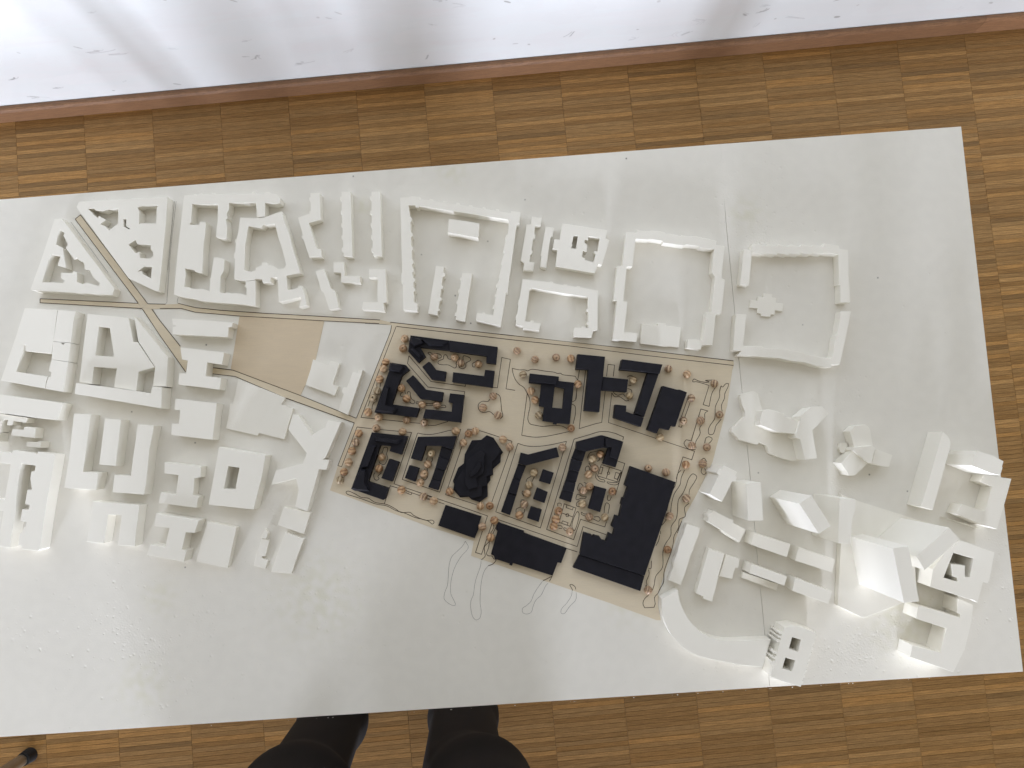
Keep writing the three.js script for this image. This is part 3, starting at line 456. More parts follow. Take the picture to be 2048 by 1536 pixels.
whiteBlock('tower_block', 'tallest white foam tower turned diagonally, rear of the podium',
  [['body',11.1,120,[494.9,98.9,506.7,112,465.6,146.3,456.7,130.9]]]);
whiteBlock('courtyard_block', 'white foam block with a deep C-shaped court near the right edge',
  [['body',0,40,[518.2,158.4,533.4,138.3,553.3,123.4,580,132.9,594.8,137.7,587,172,584.7,175,579.4,173.8,571.1,198.6,564.6,195.6,555.1,192.7,513.7,179.7],[544.2,138.3,569.2,146,562.8,168.5,556.8,167.9,557.7,154.3,541.5,152.5,541.8,167.3,547.2,168.5,547.5,173.8,530.7,168.7]]]);
whiteBlock('comb_block', 'white foam E-shaped block in the lower right corner',
  [['body',0,33,[501.3,207.1,498.5,219.5,535.9,231.9,526.6,260.8,493,252.2,489.5,266.1,542.1,284.2,557.1,257.2,567,223.7,569.9,203,551.9,195.9,549.4,212.4,553.3,214.5,552.7,218.4,534.3,213,503.3,204.2]]]);
whiteBlock('slab_block', 'long white foam slab with a rounded end near the right edge',
  [['body',0,35,[539.7,-10.2,544.5,-6.2,548.3,-0.4,549,4.5,547.3,11.7,523.3,87.1,508.9,82.7]]]);
whiteBlock('tower_block', 'white foam tower with a ragged roof overhanging the right edge',
  [['body',0,57,[568.5,13.1,571.9,14,587.9,19.2,593,21.9,600.3,25.8,598.2,31.9,598.6,34,595.5,42.7,590.3,41.9,583.4,40.1,561.1,31,565.2,17.9]]]);
whiteBlock('ring_block', 'white foam C block open to the left, at the right edge',
  [['body',0,24,[595.6,44.2,630.2,48.7,621.7,74.7,609.2,111.7,585.7,104.2,558.8,92.6,565.6,80.5,594.9,89.4,605.2,58.6,590.7,52.3]],
   ['ledge',0,6,[551,97.9,562.8,101.5,596.3,110.6,595.3,113.3]]]);
whiteBlock('curved_block', 'white foam block bent in a long quarter curve at the bottom right',
  [['body',0,21,[187.3,198.3,207.8,187.7,208.5,194.2,209.9,201.2,211.7,205.9,213.4,210.5,216.3,216.4,219.7,222.2,223.8,227.1,227.9,231.6,232.6,236.2,237.2,240.3,243.1,243.4,249,246.1,258.5,248.7,269.1,250.2,284.6,249.8,322.6,248.4,311.7,281.5,282.2,278.6,281,279.7,276.8,278.6,276.3,277.4,267.4,275.9,260.3,274.5,250.9,272.6,241.4,270.5,233.2,268.2,224.9,265.3,217.3,261,210.9,256,205,250.2,199.2,243.2,194.5,235.3,191.1,226.9,188.8,219.9,187.7,212.9,187.2,205.9]]]);
whiteBlock('tower_block', 'white foam tower with two square shafts and ribbed sides at the bottom edge',
  [['body',0,32,[336,230.7,340.5,230.1,345.2,229.5,349.9,229,359.3,231.3,375.6,237.2,374.5,240.2,376,241.2,375.1,243.9,373.4,243.9,372.3,247,373.8,247.9,372.9,250.7,371.2,250.7,370,253.9,371.7,254.7,370.6,257.6,368.9,257.5,367.9,260.7,369.4,261.5,368.4,264.3,366.7,264.2,365.7,267.4,367.2,268.2,366.3,271.1,364.5,271,363.5,274.2,365,275,364.1,277.9,362.3,277.7,361.3,280.9,362.8,281.7,361.8,284.6,360,284.5,359,287.7,360.6,288.5,359.6,291.3,357.9,291.2,356.8,294.4,358.3,295.2,357.4,298.1,355.7,298.1,354.5,302.1,338.7,297.7,318.1,290.6,322.1,276.5,318.1,275.1,319.4,270.8,323.4,272.1,324.3,268.8,320.3,267.4,320.9,265.3,324.9,266.6,325.9,263.3,322,261.9,322.9,258.6,326.8,260,330,249,326.1,247.6,326.9,244.8,330.8,246.2,331.6,243.5,327.6,242.1,328.3,239.9,332.2,241.3,332.9,239.1,328.9,237.7,329.6,235.4,333.5,236.8],[345.5,242.2,356.5,245.6,352.6,260.2,341,256.5],[336.6,266.9,348.8,270.9,344.4,283.5,332.2,280.4]]]);
whiteBlock('podium_block', 'white foam podium with a central block and a tall Y tower, below the cross slab',
  [['podium',0,12,[295.1,-58.9,310.9,-62.8,316.3,-59.5,321.3,-38.8,349.3,-29,370,-29,375.7,-0.8,375,24.6,357.6,26.8,339.4,21.4,329.7,17,326.2,6.8,317,3,314.3,5.7,291.1,-0.2,281.5,-11.1,282.7,-14.9,299.3,-30.1,299.5,-36.6,295.8,-45.3,293.9,-55.1]],
   ['central_block',12,35,[314.3,-36.8,322.3,-38.4,341.3,-33.1,342.3,-28.8,360.7,-23.9,355,-7.6,333.3,-9.8,311.8,-18.8,310.8,-24.1]],
   ['y_tower',12.1,41,[373.2,-41.3,387,-41.9,395.1,-32.4,374,-12.3,378.8,22.3,364,24.4,358.4,-0.8,353.2,-2.9,353.3,-6.9,359.5,-23.9,359.2,-29.7]]]);
whiteBlock('y_block', 'white foam three-armed block with a low side box, right of the Y tower podium',
  [['body',0,30,[430.5,9.2,453.4,6.8,456.7,10.7,451.6,29.3,446.9,28.5,428.7,12.9]],
   ['arm',0,21,[429.4,-11,436.6,-17.9,449.1,-19.7,453.4,-16,455.3,-13,457.9,6.6,434.1,9.2,432.5,0.9]],
   ['arm',0,25,[430.7,13.4,448.9,29,432.3,44.6,424.4,44.6,422.1,39.2,418.3,33.3,415.5,28.9]],
   ['arm',0,23,[460.4,11,481.5,19.1,476.5,33.9,466.7,32.4,455.3,29.6]],
   ['side_box',0,7,[423,3.9,432.1,3.4,432.7,15.9,424.6,16.9,421.2,11.4]]]);
// ---- black blocks of the design
blackBlock('perimeter_block', 'black block with raised ridged roofs along the top wooden street',
  [['body',0,13,[-131.2,-135,-81.4,-128.5,-81.3,-115.4,-119,-119.7,-111.8,-107.8,-121.2,-99.6,-134.1,-114,-133.2,-123.5]],
   ['east_wing',0,17,[-80.7,-128,-18.4,-119.6,-20.6,-97.8,-33.1,-99.4,-32.7,-108.1,-80.6,-114.7]],
   ['ridge_roof',13,19,[-115,-129,-85.1,-125.1,-90.6,-121.8,-103.6,-122],'F'],
   ['ridge_roof',13,20,[-129.9,-126.3,-128.2,-131.1,-118.6,-128.8,-115.7,-124.9,-124.3,-121.7],'F'],
   ['ridge_roof',13,18,[-128.5,-115.2,-126.6,-117.5,-117.2,-108.9,-119.1,-105.9],'F']]);
blackBlock('perimeter_block', 'black block with two raised roofs, leftmost along the cross street',
  [['body',0,13,[-155,-99.5,-137.6,-96.8,-132.5,-90.6,-142.5,-82.3,-154.7,-45.9,-118.9,-40.9,-122.9,-28.9,-176.8,-35.3]],
   ['ridge_roof',13,20,[-154.8,-97.5,-144.5,-95.5,-140.3,-92.7,-144.5,-87.7,-156.1,-90.4],'F'],
   ['ridge_roof',13,21,[-161.5,-66.9,-158,-65.3,-162,-44.9,-148.4,-40.4,-152.8,-35.9,-173.1,-38.3],'F']]);
blackBlock('bent_block', 'small bent black block between the diagonal lane and the ridged roofs',
  [['body',0,12,[-116,-94.2,-108,-100.8,-105.7,-100.3,-98,-90.4,-84.8,-88,-86.6,-75.7,-103.6,-78]]]);
blackBlock('l_block', 'black L block with its short arm up, right of the small bent block',
  [['body',0,14,[-75.7,-87.2,-36,-82.1,-34.6,-90.2,-22.4,-89,-24.7,-67.5,-77,-74.6]]]);
blackBlock('bent_block', 'long bent black block below the diagonal lane',
  [['body',0,12,[-136.8,-76,-127.8,-83.5,-111.1,-65,-88.4,-61.5,-90.2,-49.2,-118,-53]]]);
blackBlock('l_block', 'black L block with a notch, right of the long bent block',
  [['body',0,14,[-79.7,-59.9,-61.4,-57.9,-65.4,-22.3,-114.3,-28,-111.1,-39.7,-77.3,-36.4,-76.4,-47.7,-81.6,-48.4]]]);
blackBlock('perimeter_block', 'black C block with two raised roofs at the lower left of the wooden site',
  [['body',0,13,[-179.7,-9.9,-133.6,-4.9,-141.7,18.7,-156.7,14.1,-154.8,7.8,-168.8,6.5,-183.8,52.8,-157.5,61.4,-161.6,74.9,-164,76.2,-205,62.1]],
   ['ridge_roof',13,20,[-172.4,-3.5,-142.5,-0.4,-147.1,3.8,-172.3,1.1],'F'],
   ['ridge_roof',13,19,[-183.8,10,-174.8,9.1,-183,32.1,-190.6,34.1],'F'],
   ['ridge_roof',13,19,[-192.5,38.7,-186.9,39.4,-187.9,54.1,-183.2,63,-198.1,62,-202.7,60.4],'F']]);
blackBlock('box_block', 'small black slab inside the court of the black C block',
  [['body',0,12,[-157.1,24.1,-144.5,28,-153.1,52.9,-167.1,48.6]]]);
blackBlock('perimeter_block', 'black block with a row of four stepped roofs, right of the black C block',
  [['head',0,16,[-120.1,-4.2,-70.8,-5.1,-75.8,12.2,-89.9,7.7,-110,7.4,-116,26.8,-129.1,23.4]],
   ['row_house',0,12,[-90.4,8.4,-76.4,12.6,-80.4,25.4,-93.8,20.7]],
   ['row_house',0,14,[-93.8,20.9,-80.4,25.8,-85.7,38.9,-97.7,35.1]],
   ['row_house',0,12,[-98.1,35.5,-86.1,39.4,-90.7,52.3,-102.6,49.4]],
   ['row_house',0,13,[-102.7,49.8,-90.8,52.6,-94.1,63.9,-107,60.1]]]);
blackBlock('box_block', 'smallest black cube in the court beside the four stepped roofs',
  [['body',0,12,[-131.3,32.3,-118.8,35.9,-123.9,53.1,-137,48.3]]]);
blackBlock('terraced_mound', 'black terraced mound with jagged contour layers',
  [['layer',0,5,[-51.8,0.3,-39.9,-0.3,-32.6,-6.3,-24.1,-3.1,-11.5,16,-14.3,19.2,-14.9,28.6,-24.6,37.3,-24.3,44.8,-27.8,46.4,-27.8,51.7,-31.5,56.7,-31.2,72.3,-41.5,79.4,-51.9,76.3,-55.3,72.9,-66.6,73.5,-75.4,63.6,-74.5,56.1,-76.1,52.6,-69.3,35.5,-62.1,29.8,-60.9,18.2]],
   ['layer',5,9.5,[-40.9,0.8,-32.1,-5.2,-24.6,-2.3,-14.5,14.1,-17.7,19.7,-25.5,28.4,-25.5,43.4,-32.7,46.5,-32,58.3,-38.2,59.5,-38.5,71.3,-51.9,74.7,-55.1,72.1,-66.9,71,-72.6,61.4,-73.3,52.7,-62.1,37.2,-61.4,29.7,-60.3,19.7,-50.9,11]],
   ['layer',9.5,13.5,[-39.5,11.9,-33.8,16.5,-35.7,22.1,-35.7,38.9,-37.5,42.6,-45.6,48.5,-44,59.6,-55.5,63.3,-60.5,54.4,-59.3,46.3,-58.2,25.8,-50.7,19.6]],
   ['layer',13.5,17,[-40.4,26.1,-39,33.5,-43.9,41.2,-52.3,47.4,-53.8,41.8]]]);
blackBlock('bent_block', 'black bent bar stepping down in a row, right of the terraced mound',
  [['head',0,16,[11.1,16,20.9,18.6,57,9.3,60.2,21.4,18.2,32.4,8,29.8]],
   ['row_house',0,12.5,[7.8,30.5,17.9,33.1,10.9,50.8,1.4,48.2]],
   ['row_house',0,14,[1.2,48.7,10.7,51.3,5.7,69.7,-5.3,66.5]],
   ['row_house',0,12,[-5.5,67.2,5.5,70.4,-2.5,95.4,-14,91.1]]]);
blackBlock('box_block', 'topmost of the three black cubes in a column',
  [['body',0,14,[39.8,37.4,53.4,41.7,48.5,56.2,34.7,52.2]]]);
blackBlock('box_block', 'middle one of the three black cubes in a column',
  [['body',0,14,[32.3,60.7,45.6,66.4,41.3,80.1,27,74.9]]]);
blackBlock('box_block', 'lowest of the three black cubes in a column',
  [['body',0,14,[24.1,84.6,37.9,88.6,33.9,103.8,19.4,98.9]]]);
blackBlock('slab_block', 'small flat black slab at the lower border of the wooden site',
  [['body',0,6,[-85.3,83.2,-39.1,97.6,-43.1,109.8,-41.4,110.3,-47.7,125.3,-94.4,109.2]]]);
blackBlock('slab_block', 'large flat black slab with corner nicks at the lower border of the site',
  [['body',0,7,[-15.1,105.8,15.2,116,15.2,118.3,69.8,137.8,62.7,156.2,58.1,155.6,51.6,172.2,1.2,156.2,0,159.6,-3.4,158.5,-2.3,157.1,-22,151,-23.2,147,-26.9,145.3,-18.6,116,-20.7,113.7,-19.8,109.6,-17.4,104.5]]]);
blackBlock('courtyard_block', 'black block with an open court and a raised bar roof, centre of the site',
  [['body',0,13,[22.8,-85.5,60.5,-81.4,60.2,-76,80,-73.7,74.2,-20.3,57.6,-21.6,57.2,-19.8,53,-20.3,53.1,-22.5,39.3,-24.4,41.2,-42.3,34.7,-43.7,37.6,-71.8,21.6,-73.7],[55.1,-69.1,67.5,-66.3,64.8,-40.2,51.8,-41.7]],
   ['roof_bar',13,19,[23.2,-85.1,59.4,-81.1,55.7,-71.7,22.2,-74.6]]]);
blackBlock('t_block', 'black T-shaped block with a long stem and a side arm',
  [['body',0,17,[84.5,-110.3,119.7,-106.9,116.9,-80.8,114.2,-63.9,111.8,-35.7,92.3,-37.6,98.2,-90.4,82.1,-91.4]],
   ['side_arm',0,14,[117.6,-81.2,149.5,-77.8,147.5,-61.6,114.9,-64.1]]]);
blackBlock('perimeter_block', 'black block of a top bar, a slanting stem and a notched foot',
  [['top_bar',0,19,[141.4,-103.3,193,-96.6,189.2,-85,138.8,-90.6]],
   ['stem',0,15,[174.7,-85.8,188.8,-84.8,169.2,-29.7,157.3,-33.8]],
   ['foot',0,17,[132.4,-45.3,146.3,-44,145.8,-36.2,168.6,-28.7,164.7,-17,130.4,-28.5]]]);
blackBlock('box_block', 'plain black slab with a stepped lower edge near the right border of the site',
  [['body',0,15,[194,-69.4,211.8,-64.6,215.6,-64.6,224.7,-61.2,209.1,-17.1,203.9,-19,200.9,-12.8,188.5,-15.6,185.5,-8.5,173.6,-13.2]]]);
blackBlock('perimeter_block', 'black bent block with five stepped roofs and a raised corner roof',
  [['head',0,17,[82.5,2.2,114.7,-6.3,118.1,-5.3,117.1,9.6,112.1,10.5,94.2,14.6,81.8,11.3]],
   ['corner_wing',0,14,[118.6,-5.3,142.5,2,132.2,34.9,116,30.2,123.3,10.5,117.6,9.7]],
   ['corner_roof',14,20,[119.1,-2.4,140.6,2.4,133.1,24,123.9,20.9,127.1,9.6,119,7.1]],
   ['row_house',0,12,[81.4,11.2,94.7,14.7,90.4,27.3,76.6,23.3]],
   ['row_house',0,15,[76.2,23.7,89.9,27.6,85.5,40.3,72.8,37.9]],
   ['row_house',0,12.5,[72.8,38.4,85.5,40.8,81.6,54.1,68.9,51.6]],
   ['row_house',0,14.5,[68.5,51.9,81.2,54.4,78.4,66.4,64.7,63.4]],
   ['row_house',0,13.5,[64.5,63.8,78.3,66.9,74.9,79.2,60.5,74.3]]]);
blackBlock('box_block', 'black slab between two small engraved ball courts',
  [['body',0,14,[105.8,58.5,120.4,62.4,112,91.5,97.2,86.6]]]);
blackBlock('hall_block', 'largest black hall with notched left side and a lower front part',
  [['body',0,14,[151.7,33.2,208.6,53.5,194.6,95.4,167.6,170.9,86,144.7,91.1,117,100.9,119.8,101.6,121.8,103,122.1,103.7,120.2,111.4,122.5,114.2,126.7,119.1,128.1,122.7,117.4,128.3,119.8,130.4,112.1,126.3,109.3,131.3,95.4,136.2,96.8,139.9,82.2,138.5,81.5,140.7,73.1,142.8,73.1,147.5,59.8,143.7,57.7]],
   ['front_part',0,10,[85.8,146,167.9,172.3,162.5,190.9,77.5,161.5]]]);
// ---- veneer pieces
veneer('site_panel', 'large beech veneer site panel with burnt engraved plan lines under the black blocks', 'beech panel',
  [-158.2,-150,-159.4,-154.1,3.2,-136.2,-2.6,-137.4,167.4,-117.8,289.4,-103.3,289.7,-97.4,287.5,-91.2,280,-44.7,259.3,28.7,257.6,31.5,252.9,41.3,240.3,65.7,239.1,68.4,218.5,103.8,197.9,162.5,186.9,195.5,186.3,210.2,189.7,229.2,184,228.9,125.2,207.7,-52.6,148,-49.1,129.5,-105.5,111.5,-234.9,64.7,-225.3,33.4,-204.8,-22.2,-202.3,-28.3,-191.5,-56.9,-159.5,-141.5]);
veneer('street_strip', 'straight beech strip of the main street from the crossroads to the site', 'beech strip',
  [-478.4,-178.4,-455.1,-177.7,-439.8,-178.2,-438.5,-179.2,-415.8,-173.5,-381.8,-170,-319.6,-165.7,-253.3,-162.2,-173.2,-157.2,-159.7,-154.1,-158.4,-150.4,-174.2,-152.2,-246.1,-155.8,-357.6,-162.2,-381.6,-164.3,-415.6,-167.1,-434.1,-172.1,-462.3,-172.1,-472.7,-171.5,-485.7,-172.2]);
veneer('street_strip', 'beech strip of the diagonal street between the triangle and wedge blocks', 'beech strip',
  [-578.6,-292,-571.5,-297.6,-478.6,-178.7,-486,-172.5,-490.7,-179.1]);
veneer('street_strip', 'short beech strip of the street ending left under the triangle block', 'beech strip',
  [-620.3,-185.3,-491,-179,-486.2,-172.3,-620.1,-179.8]);
veneer('street_strip', 'beech strip of the diagonal street running down to the H block', 'beech strip',
  [-485.5,-171.9,-472.8,-171.4,-461.8,-156.5,-433.9,-122.4,-423.8,-104.1,-425.8,-88.6,-461.1,-136.6]);
veneer('field_panel', 'pink-beige square beech field between two streets', 'beech panel',
  [-357.3,-161.9,-246.4,-155.5,-256.5,-105.2,-269.2,-71.7,-275.5,-57.9,-363.6,-91.1,-367.1,-92.8,-357.6,-161]);
veneer('street_strip', 'slanting beech strip of the street from the H block to the site', 'beech strip',
  [-391,-94.5,-364.2,-90.8,-275.2,-57.5,-202.5,-28.2,-205,-22.2,-297.5,-55.6,-361.2,-82.7,-390.7,-86]);
// ---- burnt engraving
engrave('l', [-151.4,-148.5,3.9,-130.4,78,-122.5,167.4,-111.2,289.2,-97.2]);
engrave('l', [-151.9,-148.3,-167.7,-106.3,-196.1,-29.4,-191.1,-28.8,-162.5,-26,-118.7,-21.5,-108.2,-19.1]);
engrave('c', [-108.2,-19.1,-99.6,-19.1,-91.1,-21.7,-83,-24.1]);
engrave('l', [-134.7,-109.9,-136.5,-99.6,-109.5,-68.9,-61.7,-62.9,-63.1,-53.1]);
engrave('l', [-134.7,-109.9,-105.7,-76.1,-60.8,-69.8,-60.5,-72.4]);
engrave('l', [-25.5,-68.6,-19,-67.9,-13.3,-107.6,-2.1,-105.1,-7.8,-66.5,3.9,-64.6]);
engrave('l', [19.8,-60.1,12.6,-6.1]);
engrave('c', [12.6,-6.1,28.1,-3.8,40.2,-4.3,54.1,-6.6,74.6,-11.2]);
engrave('c', [0.2,-93.4,8.6,-91.5,17.1,-91.2,20.8,-90.1,25,-92,44.2,-89.6,55.4,-88.2,59.1,-86.8,63.8,-86.8,65.2,-85.4,82.3,-83]);
engrave('l', [82.3,-83,85.7,-77.9,84.2,-62.9,82.7,-51.7]);
engrave('c', [84.2,-62.9,83,-52.6,78.5,-49.4]);
engrave('c', [78,-46.6,81.8,-44.2,82.2,-33.1,79.3,-21]);
engrave('c', [0.2,-93.4,1.2,-87.3,4.4,-78.8,9.6,-72.3,15.2,-68.5,18.9,-62.4,22.6,-54.5,23.5,-44.2,21.2,-33.1,20.7,-26.5,23.5,-21,30.9,-19.1,39.3,-17.7,51.4,-18.6,64.4,-18.2,71.4,-14.9]);
engrave('l', [88.1,-91.5,85.7,-77.9]);
engrave('l', [96.1,-91,87.2,-14.7,108.1,-21,116.5,-22.8,121.5,-64.8]);
engrave('l', [123.3,-82.7,125.4,-98.6,134,-97.6,132.1,-82.7]);
engrave('l', [129.9,-61.2,125.2,-22.7,236.4,14.5,232.3,25.9]);
engrave('l', [143.7,0.4,144.6,-4.1,133.7,-8.7]);
engrave('c', [133.7,-8.7,123.6,-10.9,113.4,-10.7,101.2,-7.2]);
engrave('l', [101.2,-7.2,80.4,-1.1,44.6,114.6,79.1,127.6,88.3,101.7,119.4,111.5,121.5,104.7]);
engrave('l', [136.4,27.1,145.9,30.2,133.4,70.8]);
engrave('l', [-201.3,-16.9,-179.9,-14.4,-148.8,-11.5,-130.3,-9.6,-152.4,56.4,-41.2,93.9]);
engrave('l', [-164.6,82.4,-157.2,58.9,-144.1,62.8,-86.9,82.4]);
engrave('l', [-201.3,-16.9,-202.7,-13,-220.4,34.4,-225.3,33,-204.8,-22.2]);
engrave('l', [-122.5,-9.1,-141.8,50.8,-93.3,67.1,-66.6,-13.9]);
engrave('c', [-122.5,-9.1,-114.7,-7.6,-104,-7.4,-92.4,-9.6,-80.7,-12.5,-66.6,-13.9]);
engrave('l', [-57.5,-14.1,-85.7,70.2,-44.5,83.6]);
engrave('c', [-57.5,-14.1,-48.8,-13.5,-41,-11.8,-15.7,-3.6,0,1.7]);
engrave('l', [0,1.7,-3.1,14.8,-27.2,83.1]);
engrave('c', [7.6,4.3,18.3,7.5,30.9,8.2,47.4,6.6,70.7,1.7]);
engrave('l', [70.7,1.7,36.5,112.7,-20.9,92.2,7.6,4.3]);
engrave('l', [-92.9,76.4,-31.5,97.4,-34.8,107.4]);
engrave('l', [-17.6,102.2,83.7,136.4,91.5,110.9,122.5,121.9]);
engrave('l', [69.7,138.7,83.7,143.1]);
engrave('l', [-25.8,107.5,-39.1,146.2,-46.8,143.9,-38.1,116.7]);
engrave('c', [-24.6,107.5,-23.4,112.1,-27.5,120.2,-26.9,127.2,-35.1,136.4,-35.1,143.3,-34.5,148.5,-39.1,153.1]);
engrave('c', [-19.3,108.6,-24.6,120.2]);
engrave('c', [-28.7,129.5,-30.4,138.7,-32.7,145.6,-30.4,148,-25.7,148.5,-23.3,152,-20.4,153.1,-24.5,158.3,-30.3,160.6]);
engrave('C', [-109.9,-113.5,-107.5,-114.5,-104.1,-112.6,-98.4,-112.6,-94,-111.6,-92.1,-108.7,-94,-106.8,-100.2,-106.8,-105.5,-109.7]);
engrave('c', [-96.4,-102.9,-92.6,-104.4,-89.7,-105.8,-88.8,-110.6,-85.9,-111.1,-83,-105.8,-77.3,-105.3]);
engrave('c', [-96.4,-102.9,-96.4,-99.6,-91.6,-98.1,-83,-97.7,-78.2,-95.3,-74.3,-93.8,-72.4,-96.2,-72.9,-101,-68.6,-104.9,-68.7,-107.8]);
engrave('c', [-63.8,-102.9,-63.4,-109.7,-54.3,-106.3,-54.3,-103.9,-60,-100.1,-60.5,-95.3,-64.8,-92.8,-69.1,-95.3,-68.6,-98.1]);
engrave('c', [-48.5,-95.3,-50.9,-95.3,-51.9,-99.1,-48.5,-101.5,-44.2,-103.9,-39.9,-102]);
engrave('c', [-139.6,-65.5,-139,-59.8]);
engrave('c', [-141.9,-62.7,-145.2,-59.8,-144.7,-56.9,-140.9,-56.9]);
engrave('c', [-136.2,-60.3,-135.7,-62.7,-132.8,-62.2,-132.3,-57.9,-130.4,-53.1,-126.5,-50.2,-127.5,-47.4,-130.3,-47.4,-134.2,-50.2]);
engrave('c', [-121.3,-49.5,-124.6,-49.3,-124.6,-47.4,-121.3,-46.9]);
engrave('l', [-113.2,-47.4,-102.7,-47.4]);
engrave('l', [-113.1,-45,-102.7,-45]);
engrave('c', [-93.1,-45,-87.4,-45,-86,-43.1,-87.4,-42.1,-93.1,-42.6]);
engrave('c', [-20.7,-60.8,-15.9,-56.9,-14.5,-49.3,-13.5,-38.8,-12.1,-31.2,-14.9,-27.4]);
engrave('c', [-28.8,-53.1,-31.2,-50.2,-38.8,-50.2,-43.6,-46.4,-43.5,-40.7,-40.7,-36.9,-35,-35.9,-29.2,-36.9,-22.6,-31.7]);
engrave('l', [-175.9,-75.1,-176.3,-69.4]);
engrave('l', [-171.2,-75.1,-172,-68.4]);
engrave('c', [-179,-49.3,-181.3,-45.5,-182.2,-39.8]);
engrave('c', [-184.7,-51.2,-187.5,-43.6]);
engrave('c', [-169.3,18,-167.4,14.1,-166,9.8,-161.6,9.8,-161.1,13.2,-162.5,18,-161,22.8,-165.3,31.5,-171.1,29.6,-172.1,27.7]);
engrave('c', [-177.2,42.1,-178.7,45,-177.1,50.8,-174.2,51.7,-171.8,49.8,-173.3,46.9,-168.5,42.1]);
engrave('c', [-109.6,22.4,-110.6,25.7,-108.6,27.7]);
engrave('c', [-103.3,22.4,-103.3,26.7,-104.7,28.6]);
engrave('c', [-112.9,36.8,-113.8,39.2]);
engrave('c', [-109.5,36.3,-109.4,47.9,-112.3,51.3,-115.2,50.8]);
engrave('C', [-214.1,67.1,-211.7,65.7,-203,69,-194.2,73.8,-185.5,74.8,-176.7,80,-161.3,82.9,-150.6,88.2,-142.8,93,-131.2,93,-126.4,96.8,-110.9,103,-102.2,103,-100.3,105.4,-102.2,107.8,-108,103.9,-125.4,99.2,-138,93.9,-149.6,90.6,-161.2,84.8,-174.8,82.4,-188.4,77.6,-198.1,74.3,-205.8,71.9,-212.6,69.5]);
engrave('c', [-137.3,64.7,-133.4,66.6,-129.5,68.1,-130,70,-137.3,67.6]);
engrave('l', [-108.7,71.9,-96.6,75.7]);
engrave('l', [-109.2,76.2,-105.3,77.2]);
engrave('c', [25,46.6,19.2,50.5,18.2,53.4]);
engrave('c', [29.1,46.6,25.5,54.3]);
engrave('c', [14.4,64.9,12.9,67.8,15.3,72.5]);
engrave('c', [16.3,77.3,12.4,76.9,11,81.2]);
engrave('c', [11.4,86,5.6,88.8,5.2,92.6]);
engrave('c', [16.3,88.8,15.8,92.6,12.9,94.6]);
engrave('c', [157.2,-83.5,151.6,-83,150.2,-81.6]);
engrave('c', [150.6,-82.7,154.6,-83.7,158.4,-81.7]);
engrave('c', [151.5,-70.5,155.4,-70.9]);
engrave('c', [150.5,-67,155.3,-65.1,156.3,-61.2]);
engrave('c', [131.9,-63.1,133.8,-60.2,137.7,-58.2,144.5,-59.7,147.4,-56.3]);
engrave('c', [129.9,-61.2,133.8,-56.3,139.6,-56.3,144.5,-53.4,148.3,-50.9,152.2,-51.4]);
engrave('c', [235.6,-77.8,237.5,-79.3,243.4,-76.8,254.1,-74.9,257,-75.8,252.2,-77.3,261,-78]);
engrave('l', [256.9,-70.9,248.7,-46,256.4,-43.6]);
engrave('c', [235.6,-77.8,236,-75.8,240.4,-75.8,251.1,-72.9,256.9,-70.9]);
engrave('c', [256.4,-43.6,260.6,-61.2,265.2,-68.5]);
engrave('c', [272.5,-70.5,274.5,-69,278.4,-72.9,281.9,-73.4,281.8,-70,277.2,-60.2,276.6,-54.3,273,-46.5,272.5,-42.6,273.3,-36.8]);
engrave('c', [272.5,-70.5,270.4,-63.1,270.3,-56.3,264.7,-43.6,264,-33.9,263.4,-28,256.9,-18.3,254.9,-13.4,255.7,-7.6,260.6,-7.6,263.1,-12.5,264.7,-18.3,271.7,-27]);
engrave('l', [254.8,-37.7,245.6,-40.2,232.3,1.1,226,-0.4]);
engrave('c', [254.8,-37.7,250.9,-34.8,250.2,-26.1,243.7,-15.4,244.1,-8.6,238.1,3,238.4,10.8]);
engrave('c', [226,-0.4,223,4,226.3,9.8,230.1,12.2,237.9,12.2]);
engrave('c', [249.7,4,251.8,-2.8,255.7,-4.2,259.5,-1.8,258.5,1.1,254.5,5]);
engrave('l', [230.4,-58.7,220.1,-30]);
engrave('l', [231.6,-48.5,224.5,-29.5]);
engrave('l', [217.1,-19.8,216.5,-17.3,219.9,-16.5,220.9,-19.3]);
engrave('L', [115.6,31.7,141.3,39.7,135.6,53.8,110.4,46.2]);
engrave('l', [126.2,34.7,122,48.7]);
engrave('l', [114.6,34.7,117.6,35.7,115.5,43.7,112.5,42.7]);
engrave('L', [134.2,41.7,139.2,43.2,136.1,50.7,132.1,49.2]);
engrave('o', [124.8,42.7,126.4,42.7]);
engrave('c', [108.9,42.7,108.4,48.7,112.9,52.8,119.9,53.8,119.5,51.7,113.9,50.2,110.9,46.7]);
engrave('c', [122.5,53.8,132.1,54.8,137.1,53.8,141.3,41.2]);
engrave('c', [122.5,53.8,124,55.8,133,57.8,137.1,56.3,142.1,40.7]);
engrave('L', [67.3,82,82.4,87.3,74.7,110.7,60.7,105.7]);
engrave('l', [64.2,93.7,78.3,98.7]);
engrave('o', [71.3,96.5,73.2,96.5]);
engrave('l', [70.8,83.3,69.8,86.8,77.9,89.8,78.9,86]);
engrave('l', [63.7,106.7,65.2,103.7,72.2,106.2,70.7,109.2]);
engrave('c', [113.2,13.5,107.1,15,101,16.6,98,23.6,101,26.6]);
engrave('c', [112.1,21.6,113.1,25.6,110.1,27.6]);
engrave('l', [99.4,29.6,102.9,34.7]);
engrave('c', [96.8,40.7,94.8,38.7,95.9,34.7,98.9,33.7,100.9,38.7]);
engrave('c', [86.6,64.8,84.6,63.8,87.6,55.8,91.7,58.8,94.7,62.8]);
engrave('c', [92.7,54.3,96.7,56.8,98.7,60.8]);
engrave('C', [82.5,75.8,84.5,69.8,87.5,70.8,90.6,72.3,95.6,72.8,94.6,74.8,89.5,74.8,83.5,76.8]);
